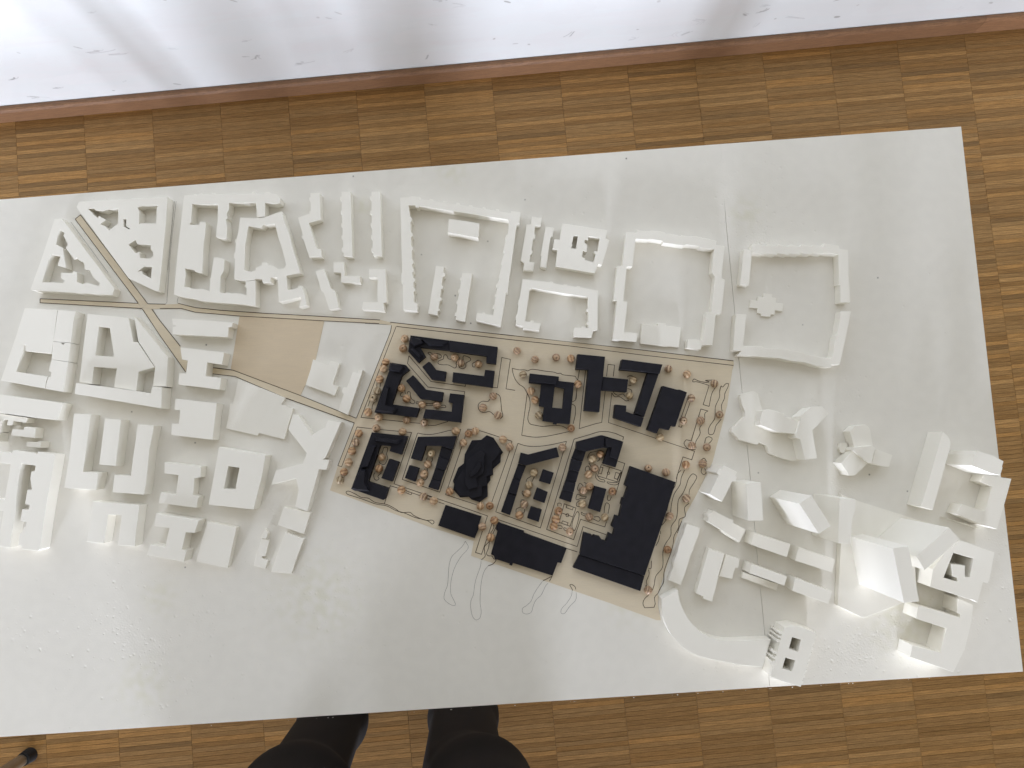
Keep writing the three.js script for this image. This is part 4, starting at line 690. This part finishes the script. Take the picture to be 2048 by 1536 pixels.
engrave('c', [87.5,77.3,83.4,80.8,83.4,84.8,87.4,85.3]);
engrave('c', [123.8,70.8,123.3,76.8,125.8,77.8,128.3,72.8]);
engrave('c', [118.6,93.7,119.7,84.8,121.7,80.8,125.2,82.8,123.6,94.7]);
engrave('C', [84.4,91.8,79.3,100.7,77.2,111.7,80.2,116.1,86.4,94.7]);
engrave('c', [94.4,97.7,89.4,95.2,89.4,92.7,92.4,94.7,97.4,95.2]);
engrave('c', [105.5,98.7,111.5,98.7,113.5,101.7,111.5,104.2,104.4,101.2]);
engrave('c', [58.8,84.8,59.3,81.3,63.3,81.8,63.3,84.8]);
engrave('c', [58.6,109.2,64.2,110.7,64.2,113.2,60.1,113.2]);
engrave('c', [70.2,113.2,66.7,112.7,67.2,115.1,70.2,116.6]);
engrave('l', [55.2,93.2,54.7,97.7]);
engrave('l', [57.7,97.2,60.2,97.2]);
engrave('l', [231.5,12.9,236.4,14.4,232.7,25.5,221.3,21.8,212.2,50]);
engrave('c', [218.8,38.6,213.7,44.3,212.9,50,210.7,58.5,206.3,67,201.8,81.2,199.5,91.1]);
engrave('c', [223.1,38.6,218.7,48.6,217.1,57.1,209.1,69.9,205.3,84,204.4,92.5]);
engrave('c', [228.3,71.3,229.2,64.2,236.5,52.8,238.7,47.1,233.8,43.6,228,50,225,58.5,220.5,68.4,214.7,76.9,213,92.5,211.4,101,204.9,110.8,204,122.1,196,134.7,193.7,143.2,192.7,162.8,184.1,173.9,181.8,185.1,178.9,192.8]);
engrave('c', [228.2,81.2,222.4,86.8,222.9,98.1,215.7,101.7,214.1,112.2,208.2,123.5,207.4,130.5,203.7,144.6,198.5,157.2,194.8,168.4,193.9,180.9,188.8,190.7,186.6,195.5]);
engrave('c', [218.5,103.8,215.6,110.8,212.6,119.3]);
engrave('c', [186.6,195.5,182.3,200.4,182.9,208.7]);
engrave('l', [182.9,208.7,181.4,212.9,169.4,213.6]);
engrave('c', [169.4,213.6,167.3,208.7,168.8,203.2,175.3,196.9]);
engrave('c', [246.1,35,244.6,41.4,248.1,44.6,251,41.4,249,36.5]);
engrave('c', [244.8,25.8,248.5,23.6,252,27.9]);
engrave('l', [196.5,101,198.6,102.4,192.8,109.4]);
engrave('l', [190.6,116.5,191.2,120.7]);
engrave('c', [189.8,122.1,188.2,129.1,184.6,135.4]);
engrave('c', [178.7,154.4,177.8,164.2,175,164.2]);
engrave('c', [175,165.6,175.6,171.1,171.9,180.9,172.6,184.4,170.5,186.5]);
engrave('l', [51.4,173.9,39.7,179.6]);
engrave('l', [51.4,173.9,47.9,180.2]);
engrave('c', [77,192.2,77,190.5,74.1,184.8,75.8,184.2,80.5,187.1,81.6,190.5]);
burntEdge(0, [-157.9,-149.8,-159.2,-141.5,-191.3,-57.1,-202,-28.6]);
burntEdge(1, [-159.5,-154,3.2,-136.1,-15.7,-138.1,167.4,-117.7,289.3,-103.2]);
burntEdge(2, [-578.5,-292,-571.6,-297.5,-478.5,-178.5]);
burntEdge(2, [-578.6,-291.9,-490.8,-179.1]);
burntEdge(3, [-620.2,-185.2,-491.3,-179.1]);
burntEdge(3, [-620.2,-185.2,-619.9,-179.9,-485.8,-172.3]);
burntEdge(1, [-478.4,-178.5,-455.1,-177.9]);
burntEdge(1, [-438.5,-179.1,-415.8,-173.4,-381.8,-169.8,-319.6,-165.6,-253.3,-162,-173.2,-157]);
burntEdge(1, [-462.3,-172.3,-434.1,-172.3,-415.6,-167.3,-381.7,-164.4,-357.6,-162.3,-246.1,-155.9,-174.2,-152.3]);
burntEdge(4, [-485.4,-171.9,-461.1,-136.7,-426,-88.8]);
burntEdge(4, [-472.6,-171.2,-461.8,-156.3,-433.9,-122.4]);
burntEdge(6, [-390.8,-94.3,-364.2,-91,-275.2,-57.7,-202.6,-28.3]);
burntEdge(6, [-390.6,-86.2,-361.2,-82.8,-297.5,-55.7,-205,-22.3]);
scribe('c', [-60,129.5,-63.2,135.3,-70.2,142.3,-77.2,149.2,-80.1,157.3,-81.2,165.3,-81.7,175.7,-82.8,186,-86.2,195.2,-86.8,202.1,-83.8,206.1,-75.7,210.7,-72.2,210.1,-74,204.9,-78.1,196.4,-78.7,187.2,-77,174.5,-72.4,160.7,-65.5,149.2,-56.2,137.6,-60,129.5]);
scribe('c', [-39.7,155,-40.3,160.7,-45.5,175.7,-47.8,184.9,-49.5,197.5,-52.6,205.5,-52.6,214.7,-50,224.9,-45.9,228.9,-41.3,226.7,-39.3,219.2,-40.7,207.8,-40.2,189.5,-37.9,174.5,-35,166.5,-30.4,160.7]);
scribe('c', [39.1,180.3,33.9,187.2,28,196.4,24.5,204.9,18.7,210.7,13.4,214.7,14,219.8,19.2,221.5,24.5,219.2,26.8,212.4,30.3,204.4,37.3,197.5,43.2,186,46.1,182.6]);
scribe('c', [77,192.9,75.8,198.6,69.9,207.8,62.9,215.8,62.9,220.4,66.4,221,73.4,212.4,81.6,203.2,82.2,194.6]);
scribe('l', [-448.1,-316.4,-453.8,-223.6]);
scribe('c', [-445.8,-316.1,-450.9,-251.5,-453.6,-186.1,-454,-179.9,-457.4,-177.8,-478,-178.2]);
scribe('l', [-584.6,-288.3,-532.3,-220.1]);
scribe('c', [-438.9,-187.4,-439.9,-180.7,-437.6,-178.1]);
scribe('l', [-192.9,-152.5,-158.5,-150.7]);
scribe('l', [-205,-22.3,-224.6,32.5]);
scribe('l', [-211.9,-24.4,-205,-22.3]);
scribe('l', [5.9,-284.7,-3.5,-209.3]);
// ---- wooden ball trees
ballTree(-139.5, -131.7, 'p', 'wooden ball tree upper of the two balls left of the ridged black block');
ballTree(-141.6, -118.7, 'p', 'wooden ball tree lower of the two balls left of the ridged black block');
ballTree(-164, -101, 't', 'wooden ball tree topmost of the row of balls along the cross street');
ballTree(-166.7, -92.4, 'p', 'wooden ball tree second from the top in the row along the cross street');
ballTree(-171.5, -78.7, 't', 'wooden ball tree third from the top in the row along the cross street, warm brown');
ballTree(-174.5, -63.5, 'g', 'wooden ball tree fourth from the top in the row along the cross street');
ballTree(-179.4, -53.8, 'g', 'wooden ball tree fifth from the top in the row along the cross street');
ballTree(-186, -36.2, 't', 'wooden ball tree lowest of the row along the cross street');
ballTree(-172.1, -29.6, 'p', 'wooden ball tree left one below the leftmost black block with two raised roofs');
ballTree(-136.1, -25.8, 'r', 'wooden ball tree right one below the leftmost black block, pinkish');
ballTree(-113.3, -22.5, 's', 'wooden ball tree striped one at the lower left corner of the notched black L block');
ballTree(-175.3, -15, 'r', 'wooden ball tree left one above the black C block');
ballTree(-141.3, -10.5, 'p', 'wooden ball tree right one above the black C block, on the burnt line');
ballTree(-101.2, -107.7, 'r', 'wooden ball tree leftmost of the four in the court under the ridged roofs');
ballTree(-74.5, -107.2, 'p', 'wooden ball tree second of the four in the court under the ridged roofs');
ballTree(-66.4, -99.6, 's', 'wooden ball tree third of the four in the court under the ridged roofs');
ballTree(-43.5, -98.1, 'p', 'wooden ball tree rightmost of the four in the court under the ridged roofs');
ballTree(-143.6, -67.1, 't', 'wooden ball tree orange-brown one beside the stem of the leftmost black block');
ballTree(-136.6, -53.3, 't', 'wooden ball tree second in the triangular court of the leftmost black block');
ballTree(-116.4, -45.7, 'p', 'wooden ball tree under the long bent black block, left of its darker neighbour');
ballTree(-97.1, -45.3, 'r', 'wooden ball tree dark one under the right end of the long bent black block');
ballTree(-24.4, -56.7, 'r', 'wooden ball tree top one on the engraved three-lobed outline');
ballTree(-37.6, -41.9, 'r', 'wooden ball tree left one on the engraved three-lobed outline');
ballTree(-18.2, -32, 's', 'wooden ball tree lower right one on the engraved three-lobed outline');
ballTree(-197.8, -8.6, 't', 'wooden ball tree topmost of the column left of the black C block');
ballTree(-201.5, 3, 's', 'wooden ball tree second of the column left of the black C block');
ballTree(-206.2, 14.1, 't', 'wooden ball tree third of the column left of the black C block');
ballTree(-210.3, 28.5, 'p', 'wooden ball tree fourth of the column left of the black C block');
ballTree(-216.1, 41, 't', 'wooden ball tree fifth of the column left of the black C block');
ballTree(-221, 51.3, 'g', 'wooden ball tree lowest of the column left of the black C block');
ballTree(-72.6, -11.5, 'p', 'wooden ball tree at the upper right corner of the block with four stepped roofs');
ballTree(-56.1, -8.1, 't', 'wooden ball tree middle one of the three at the upper left of the terraced mound');
ballTree(-47.4, -11.5, 'p', 'wooden ball tree uppermost of the three at the upper left of the terraced mound');
ballTree(-62.8, 3.5, 'p', 'wooden ball tree lowest of the three at the upper left of the terraced mound');
ballTree(-167.9, 21.8, 'p', 'wooden ball tree upper one in the court of the black C block');
ballTree(-171.1, 36.6, 't', 'wooden ball tree lower one in the court of the black C block, darker');
ballTree(-103.8, 17, 'y', 'wooden ball tree topmost of the four in the court of the stepped roofs, pale yellow');
ballTree(-108.5, 30.9, 'p', 'wooden ball tree second of the four in the court of the stepped roofs');
ballTree(-113, 43.3, 'p', 'wooden ball tree third of the four in the court of the stepped roofs');
ballTree(-117.7, 54.4, 'p', 'wooden ball tree lowest of the four in the court of the stepped roofs');
ballTree(-141.9, 63.9, 't', 'wooden ball tree below the corner of the black C block, on the double street line');
ballTree(-113.5, 72.5, 's', 'wooden ball tree left of the pair below the four stepped roofs');
ballTree(-100.5, 77.7, 'p', 'wooden ball tree right of the pair below the four stepped roofs');
ballTree(-79.9, 65.8, 't', 'wooden ball tree at the lower left tip of the terraced mound');
ballTree(-11.7, -0.7, 'p', 'wooden ball tree upper of the two at the right tip of the terraced mound');
ballTree(-3, 9, 'r', 'wooden ball tree lower of the two at the right tip of the terraced mound');
ballTree(65, 9.4, 'r', 'wooden ball tree at the free end of the bent bar beside the terraced mound');
ballTree(28.3, 41.6, 'y', 'wooden ball tree topmost of the column beside the three black cubes, golden');
ballTree(22, 57.4, 'y', 'wooden ball tree second of the column beside the three black cubes');
ballTree(19.6, 68.4, 'p', 'wooden ball tree third of the column beside the three black cubes');
ballTree(15.7, 82.2, 's', 'wooden ball tree fourth of the column beside the three black cubes');
ballTree(9.5, 96, 't', 'wooden ball tree lowest of the column beside the three black cubes');
ballTree(-40.5, 84.6, 'p', 'wooden ball tree left of the pair below the terraced mound');
ballTree(-28.5, 84.1, 't', 'wooden ball tree right of the pair below the terraced mound');
ballTree(-22.7, 102.6, 't', 'wooden ball tree at the upper left nick of the large flat black slab');
ballTree(-38, 110.7, 'r', 'wooden ball tree at the right side of the small flat black slab');
ballTree(-27.4, 124.2, 't', 'wooden ball tree left of the large flat black slab, on the engraved river');
ballTree(6.5, -115.8, 'r', 'wooden ball tree leftmost of the four in a row under the main street');
ballTree(30, -104.4, 'r', 'wooden ball tree second of the four in a row under the main street, horizontal stripes');
ballTree(57.3, -107.2, 'r', 'wooden ball tree third of the four in a row under the main street');
ballTree(76.6, -105.8, 't', 'wooden ball tree rightmost of the four in a row under the main street');
ballTree(14.4, -84.8, 'g', 'wooden ball tree at the left end of the raised bar roof in the centre');
ballTree(24.6, -63.5, 'p', 'wooden ball tree upper of the pair left of the black court block');
ballTree(29.9, -51.9, 't', 'wooden ball tree lower of the pair left of the black court block');
ballTree(34.8, -32, 'g', 'wooden ball tree below the pair, at the lower left of the black court block');
ballTree(85.5, -72.4, 't', 'wooden ball tree between the black court block and the black T block');
ballTree(76.3, -15.3, 't', 'wooden ball tree below the lower right corner of the black court block');
ballTree(157.1, -77.5, 'y', 'wooden ball tree upper one at the side arm end of the black T block');
ballTree(152.4, -57.2, 'y', 'wooden ball tree lower one at the side arm end of the black T block');
ballTree(203, -92.1, 's', 'wooden ball tree right of the top bar end, strongly striped');
ballTree(227.2, -85.2, 'p', 'wooden ball tree pale one further right of the top bar');
ballTree(262.5, -73, 's', 'wooden ball tree on the engraved hook in the upper right of the site');
ballTree(232.1, -54.1, 's', 'wooden ball tree upper right of the plain stepped-edge black slab, striped');
ballTree(221.4, -25, 's', 'wooden ball tree lower right of the plain stepped-edge black slab, striped');
ballTree(268.5, -32.7, 's', 'wooden ball tree on the longest engraved river band near the right border');
ballTree(243.7, -25, 'r', 'wooden ball tree at the top of the second engraved river band');
ballTree(191.1, -3.7, 'y', 'wooden ball tree pale one below the tip of the stepped-edge black slab');
ballTree(232, 6.9, 'r', 'wooden ball tree at the bottom of the second engraved river band');
ballTree(251.3, 9.3, 'r', 'wooden ball tree on the short engraved loop near the right border');
ballTree(114.1, 18, 't', 'wooden ball tree right one in the inner corner of the raised-corner block, orange');
ballTree(103.5, 24, 'y', 'wooden ball tree pale striped one, left in the inner corner of the raised-corner block');
ballTree(106.4, 36.5, 'r', 'wooden ball tree left of the upper engraved ball court');
ballTree(98.3, 44, 'p', 'wooden ball tree lower left of the upper engraved ball court');
ballTree(99.7, 59.5, 'p', 'wooden ball tree upper right of the two left of the black slab between ball courts');
ballTree(91.2, 64.5, 'r', 'wooden ball tree lower left of the two left of the black slab between ball courts');
ballTree(90.5, 81.4, 'y', 'wooden ball tree directly above the lower engraved ball court');
ballTree(59.4, 90.3, 't', 'wooden ball tree topmost of the three left of the lower engraved ball court');
ballTree(55.9, 101.2, 't', 'wooden ball tree middle of the three left of the lower engraved ball court');
ballTree(53.4, 110.1, 't', 'wooden ball tree lowest of the three left of the lower engraved ball court');
ballTree(73.8, 116.6, 'r', 'wooden ball tree below the lower engraved ball court, horizontal stripes');
ballTree(128.8, 65.5, 't', 'wooden ball tree upper one between the black slab and the largest hall');
ballTree(119, 98.7, 'y', 'wooden ball tree lower one between the black slab and the largest hall');
ballTree(98.9, 98.2, 'r', 'wooden ball tree below the black slab between ball courts');
ballTree(175.3, 36.5, 'r', 'wooden ball tree left of the pair above the largest black hall');
ballTree(197.9, 41.5, 'r', 'wooden ball tree right of the pair above the largest black hall');
ballTree(223.7, 31.5, 't', 'wooden ball tree at the upper right corner of the largest black hall');
ballTree(245.4, 30.6, 'r', 'wooden ball tree topmost near the notched-corner white tower');
ballTree(223.6, 74.7, 's', 'wooden ball tree on the engraved river right of the largest hall, horizontal stripes');
ballTree(201.9, 97, 'r', 'wooden ball tree touching the right side of the largest hall');
ballTree(198.5, 139.7, 't', 'wooden ball tree beside the wavy white bar');
ballTree(173.1, 190.4, 'r', 'wooden ball tree at the lower right corner of the largest hall');

// ------------------------------------------------------------------ stool whose leg shows at the lower left
{
  const stool = thing('stool', 'steel stool leg with a black rubber foot on the parquet, lower left', 'stool');
  stool.position.set(-1.062, 0, 0.692);
  const steel = new THREE.MeshStandardMaterial({ color: new THREE.Color(0.42, 0.36, 0.27), roughness: 0.38, metalness: 0.75 }), rubber = new THREE.MeshStandardMaterial({ color: new THREE.Color(0.012, 0.012, 0.012), roughness: 0.8 });
  const C = new THREE.Vector3(-0.26, 0, 0.16);
  const tubeBetween = (a, b, r) => new THREE.TubeGeometry(new THREE.LineCurve3(a, b), 1, r, 20, false);
  for (const [dx, dz] of [[0, 0], [-0.46, -0.06], [-0.10, 0.42], [-0.54, 0.36]]) {
    const foot = new THREE.Vector3(dx, 0.004, dz), top = new THREE.Vector3(C.x + (dx - C.x) * 0.72, 0.45, C.z + (dz - C.z) * 0.72);
    const leg = part('leg', tubeBetween(foot.clone().lerp(top, 0.02), top, 0.0125), steel, stool);
    const cap = new THREE.CylinderGeometry(0.0145, 0.016, 0.026, 20); cap.translate(foot.x, 0.013, foot.z);
    part('rubber_foot', cap, rubber, leg);
  }
  const seat = new THREE.CylinderGeometry(0.19, 0.19, 0.022, 40); seat.translate(C.x, 0.462, C.z);
  part('seat', seat, new THREE.MeshStandardMaterial({ color: new THREE.Color(0.3, 0.18, 0.09), roughness: 0.5 }), stool);
}
// ------------------------------------------------------------------ trestle table under the board
{
  const table = thing('table', 'plain table under the white model board, hidden beneath it', 'table');
  const top = new THREE.BoxGeometry(1.3, 0.02, 0.5); top.translate(-0.1, TABLE - 0.0415, -0.05); top.rotateY(0.06);
  const m = new THREE.MeshStandardMaterial({ color: new THREE.Color(0.35, 0.3, 0.25), roughness: 0.6 });
  part('tabletop', top, m, table);
  for (const [x, z] of [[-0.65, -0.24], [0.45, -0.3], [-0.65, 0.12], [0.45, 0.06]]) { const l = new THREE.CylinderGeometry(0.018, 0.018, TABLE - 0.053, 16); l.translate(x, (TABLE - 0.053) / 2, z); part('leg', l, m, table); }
}

{
  // the next work table, behind the photographer: it keeps the window light off the near floor
  const t = thing('table', 'work table behind the photographer, outside the picture', 'table');
  const m = new THREE.MeshStandardMaterial({ color: new THREE.Color(0.6, 0.58, 0.54), roughness: 0.6 });
  const top = new THREE.BoxGeometry(4.4, 0.03, 2.9); top.translate(0, 0.735, 2.42); part('tabletop', top, m, t);
  for (const [x, z] of [[-2.1, 1.1], [2.1, 1.1], [-2.1, 3.7], [2.1, 3.7]]) { const l = new THREE.CylinderGeometry(0.02, 0.02, 0.718, 12); l.translate(x, 0.36, z); part('leg', l, m, t); }
}

// ------------------------------------------------------------------ the person standing at the front edge
{
  const V = (x, y, z) => new THREE.Vector3(x, y, z);
  function skin(bones, blend, lo, size, n) {       // bones: [a, ra, b, rb]; the field is meshed on a grid of n cells
    const mc = new MarchingCubes(n, new THREE.MeshBasicMaterial(), true, true, 160000); mc.isolation = 0;
    const f = mc.field, h = size / 2, p = V(0, 0, 0), d = V(0, 0, 0), q = V(0, 0, 0); f.fill(-1);
    const acc = new Float32Array(n * n * n).fill(9);
    for (const [a, ra, b, rb] of bones) {
      const R = Math.max(ra, rb) + blend * 3 + 2 * size / n, L = d.copy(b).sub(a).lengthSq() || 1e-9;
      const mn = [0, 1, 2].map((k) => Math.max(0, Math.floor((Math.min(a.getComponent(k), b.getComponent(k)) - R - lo.getComponent(k)) / size * n))), mx = [0, 1, 2].map((k) => Math.min(n - 1, Math.ceil((Math.max(a.getComponent(k), b.getComponent(k)) + R - lo.getComponent(k)) / size * n)));
      for (let k = mn[2]; k <= mx[2]; k++) for (let j = mn[1]; j <= mx[1]; j++) for (let i = mn[0]; i <= mx[0]; i++) {
        p.set(lo.x + i / n * size, lo.y + j / n * size, lo.z + k / n * size);
        const t = Math.max(0, Math.min(1, q.copy(p).sub(a).dot(d.copy(b).sub(a)) / L)); q.copy(a).addScaledVector(d, t);
        const dist = p.distanceTo(q) - (ra + (rb - ra) * t), at = i + j * n + k * n * n, o = acc[at];
        const m = Math.max(blend - Math.abs(o - dist), 0) / blend; acc[at] = Math.min(o, dist) - m * m * blend * 0.25;
      }
    }
    for (let i = 0; i < f.length; i++) f[i] = -acc[i];
    mc.update();
    const g = new THREE.BufferGeometry(), c = mc.count;
    g.setAttribute('position', new THREE.Float32BufferAttribute(mc.positionArray.slice(0, c * 3), 3)); g.setAttribute('normal', new THREE.Float32BufferAttribute(mc.normalArray.slice(0, c * 3), 3));
    // the grid runs from -1 to 1: index i sits at (i - n / 2) / (n / 2)
    g.scale(h, h, h); g.translate(lo.x + h, lo.y + h, lo.z + h);
    const uv = []; const pp = g.attributes.position; for (let i = 0; i < pp.count; i++) uv.push(pp.getX(i) * 3 + pp.getZ(i), pp.getY(i) * 3); g.setAttribute('uv', new THREE.Float32BufferAttribute(uv, 2));
    return g;
  }
  const person = thing('person', 'person in black trousers standing at the front edge of the board', 'person');
  const cloth = dataTexture(256, 256, (x, y) => { const v = 128 + 30 * noise(x * 0.05, y * 0.05) + 40 * (((x + y) % 4) / 4 - 0.5) + 20 * (rnd() - 0.5); return [v, v, v].map(clamp8); }); cloth.repeat.set(6, 6);
  const black = new THREE.MeshStandardMaterial({ color: new THREE.Color(0.0075, 0.0062, 0.006), roughness: 0.95, bumpMap: cloth, bumpScale: 0.0004 }), navy = new THREE.MeshStandardMaterial({ color: new THREE.Color(0.03, 0.03, 0.035), roughness: 0.95 });
  const flesh = new THREE.MeshStandardMaterial({ color: new THREE.Color(0.52, 0.33, 0.24), roughness: 0.55 }), shoe = new THREE.MeshStandardMaterial({ color: new THREE.Color(0.02, 0.02, 0.02), roughness: 0.5 }), hairM = new THREE.MeshStandardMaterial({ color: new THREE.Color(0.04, 0.025, 0.015), roughness: 0.7 });
  const hipL = V(-0.27, 0.93, 0.66), hipR = V(-0.05, 0.93, 0.66), kneeL = V(-0.318, 0.52, 0.545), kneeR = V(-0.068, 0.52, 0.535), ankL = V(-0.375, 0.09, 0.56), ankR = V(-0.10, 0.09, 0.55);
  const waist = V(-0.16, 1.08, 0.68), chest = V(-0.16, 1.36, 0.68), neck = V(-0.155, 1.52, 0.66), head = V(-0.15, 1.66, 0.63);
  const shL = V(-0.335, 1.44, 0.68), shR = V(0.015, 1.44, 0.68), elL = V(-0.36, 1.30, 0.42), elR = V(0.10, 1.30, 0.42), wrL = V(-0.14, 1.60, 0.22), wrR = V(0.09, 1.60, 0.20);
  const bodyBones = [[hipL, 0.07, kneeL, 0.05], [kneeL, 0.05, ankL, 0.034], [hipR, 0.07, kneeR, 0.05], [kneeR, 0.05, ankR, 0.034], [hipL, 0.075, hipR, 0.075], [V(-0.16, 0.95, 0.67), 0.11, waist, 0.105], [waist, 0.105, chest, 0.125], [shL, 0.045, shR, 0.045], [chest, 0.11, neck, 0.05], [neck, 0.05, head, 0.055], [shL, 0.045, elL, 0.036], [elL, 0.036, wrL, 0.025], [shR, 0.045, elR, 0.036], [elR, 0.036, wrR, 0.025], [ankL, 0.03, V(-0.39, 0.045, 0.47), 0.026], [ankR, 0.03, V(-0.10, 0.045, 0.46), 0.026]];
  const handBones = (w, s) => {
    const palm = w.clone().add(V(-0.01 * s, 0.035, -0.055)), out = [[w, 0.022, palm, 0.026]];
    for (let f = 0; f < 4; f++) { const r = palm.clone().add(V((f - 1.5) * 0.019, 0.008, -0.02)), len = [0.034, 0.042, 0.04, 0.03][f], m = r.clone().add(V((f - 1.5) * 0.003, 0.012, -len)), t = m.clone().add(V(0, -0.012 - 0.004 * f, -len * 0.75)); out.push([palm.clone().add(V((f - 1.5) * 0.015, 0, 0)), 0.011, r, 0.010], [r, 0.0095, m, 0.0085], [m, 0.0085, t, 0.007]); }
    const th = w.clone().add(V(0.026 * s, 0.02, -0.03)), t2 = th.clone().add(V(0.024 * s, 0.018, -0.026)); out.push([w.clone().add(V(0.012 * s, 0.01, -0.012)), 0.015, th, 0.012], [th, 0.011, t2, 0.009], [t2, 0.009, t2.clone().add(V(0.004 * s, 0.012, -0.026)), 0.008]); return out;
  };
  const headBones = [[head.clone().add(V(0, 0.03, 0.015)), 0.085, head.clone().add(V(0, 0.045, -0.01)), 0.082], [head.clone().add(V(0, 0.0, -0.02)), 0.07, head.clone().add(V(0, -0.06, -0.045)), 0.042], [head.clone().add(V(0, 0.015, -0.1)), 0.012, head.clone().add(V(0, -0.015, -0.112)), 0.016], [head.clone().add(V(-0.03, -0.045, -0.066)), 0.012, head.clone().add(V(0.03, -0.045, -0.066)), 0.012], [head.clone().add(V(-0.085, 0.015, 0.01)), 0.014, head.clone().add(V(-0.09, -0.02, 0.005)), 0.01], [head.clone().add(V(0.085, 0.015, 0.01)), 0.014, head.clone().add(V(0.09, -0.02, 0.005)), 0.01]];
  part('body', mergeGeometries([skin(bodyBones, 0.05, V(-1.12, -0.06, -0.30), 1.9, 126), skin(handBones(wrL, 1), 0.008, wrL.clone().add(V(-0.11, -0.08, -0.2)), 0.25, 70), skin(handBones(wrR, -1), 0.008, wrR.clone().add(V(-0.11, -0.08, -0.2)), 0.25, 70), skin(headBones, 0.03, head.clone().add(V(-0.15, -0.16, -0.18)), 0.32, 70)]), flesh, person);
  part('hair', skin([[head.clone().add(V(0, 0.05, 0.02)), 0.09, head.clone().add(V(0, 0.07, -0.015)), 0.082], [head.clone().add(V(0, 0.03, 0.05)), 0.075, head.clone().add(V(0, -0.03, 0.06)), 0.055]], 0.03, head.clone().add(V(-0.15, -0.12, -0.13)), 0.32, 64), hairM, person);
  // loose trousers: wide knees, a fold over each knee, narrower hems
  part('trousers', skin([[hipL, 0.115, V(-0.318, 0.66, 0.58), 0.106], [V(-0.318, 0.66, 0.58), 0.106, V(-0.326, 0.555, 0.552), 0.094], [V(-0.338, 0.47, 0.552), 0.066, V(-0.36, 0.16, 0.565), 0.062], [V(-0.36, 0.16, 0.565), 0.062, V(-0.372, 0.075, 0.57), 0.066],
    [hipR, 0.12, V(-0.030, 0.66, 0.565), 0.102], [V(-0.030, 0.66, 0.565), 0.102, V(-0.050, 0.545, 0.535), 0.086], [V(-0.078, 0.47, 0.54), 0.068, V(-0.098, 0.16, 0.555), 0.063], [V(-0.098, 0.16, 0.555), 0.063, V(-0.10, 0.075, 0.56), 0.066],
    [V(-0.25, 0.95, 0.67), 0.12, V(-0.07, 0.95, 0.67), 0.12], [V(-0.16, 0.98, 0.675), 0.13, V(-0.16, 1.03, 0.68), 0.13]], 0.035, V(-0.72, -0.02, 0.05), 1.16, 116), black, person);
  part('jumper', skin([[V(-0.16, 1.04, 0.68), 0.145, V(-0.16, 1.2, 0.685), 0.135], [V(-0.16, 1.2, 0.685), 0.135, chest, 0.15], [V(-0.25, 1.38, 0.685), 0.09, V(-0.07, 1.38, 0.685), 0.09], [shL, 0.07, shR, 0.07], [shL, 0.068, elL, 0.055], [elL, 0.055, wrL.clone().lerp(elL, 0.12), 0.04], [shR, 0.068, elR, 0.055], [elR, 0.055, wrR.clone().lerp(elR, 0.12), 0.04], [chest, 0.1, V(-0.157, 1.49, 0.67), 0.068]], 0.05, V(-0.72, 0.85, -0.05), 1.1, 100), navy, person);
  part('shoes', skin([[V(-0.372, 0.052, 0.60), 0.042, V(-0.39, 0.048, 0.45), 0.04], [V(-0.10, 0.052, 0.59), 0.042, V(-0.105, 0.048, 0.44), 0.04]], 0.02, V(-0.55, -0.02, 0.3), 0.6, 90), shoe, person);
}

// ------------------------------------------------------------------ the windows of the room, behind the photographer and to the left
function windowLight(label, x, y, z, w, h, aimX, aimZ, strength, color) {
  const o = thing('window', label, 'window'); o.position.set(x, y, z); o.lookAt(aimX, y, aimZ);
  const pane = new THREE.PlaneGeometry(w, h); part('pane', pane, new THREE.MeshStandardMaterial({ color: 0xffffff, emissive: color, emissiveIntensity: 0.8, roughness: 0.2 }), o);
  const fr = new THREE.MeshStandardMaterial({ color: new THREE.Color(0.7, 0.7, 0.68), roughness: 0.5 }), f = [];
  for (const [cx, cy, a, b] of [[0, h / 2 + 0.03, w + 0.12, 0.06], [0, -h / 2 - 0.03, w + 0.12, 0.06], [w / 2 + 0.03, 0, 0.06, h], [-w / 2 - 0.03, 0, 0.06, h]]) { const g = new THREE.BoxGeometry(a, b, 0.06); g.translate(cx, cy, 0.0); f.push(g); }
  part('frame', mergeGeometries(f), fr, o);
  const l = new THREE.RectAreaLight(color, strength, w, h);   const dir = new THREE.Vector3(aimX - x, 0, aimZ - z).normalize(); l.position.set(x, y, z).addScaledVector(dir, 0.03); l.lookAt(aimX, y, aimZ); scene.add(l); l.name = 'window_light';
}
const day = new THREE.Color(0.925, 0.985, 1.16);
windowLight('tall window behind the photographer, outside the picture', 0.36, 1.06, 5.2, 0.75, 2.0, 0.1, 0, 106, day);
windowLight('tall window to the left behind the photographer, outside the picture', -2.8, 1.06, 4.9, 0.8, 2.0, 0, 0, 86, day);

renderer.render(scene, camera);
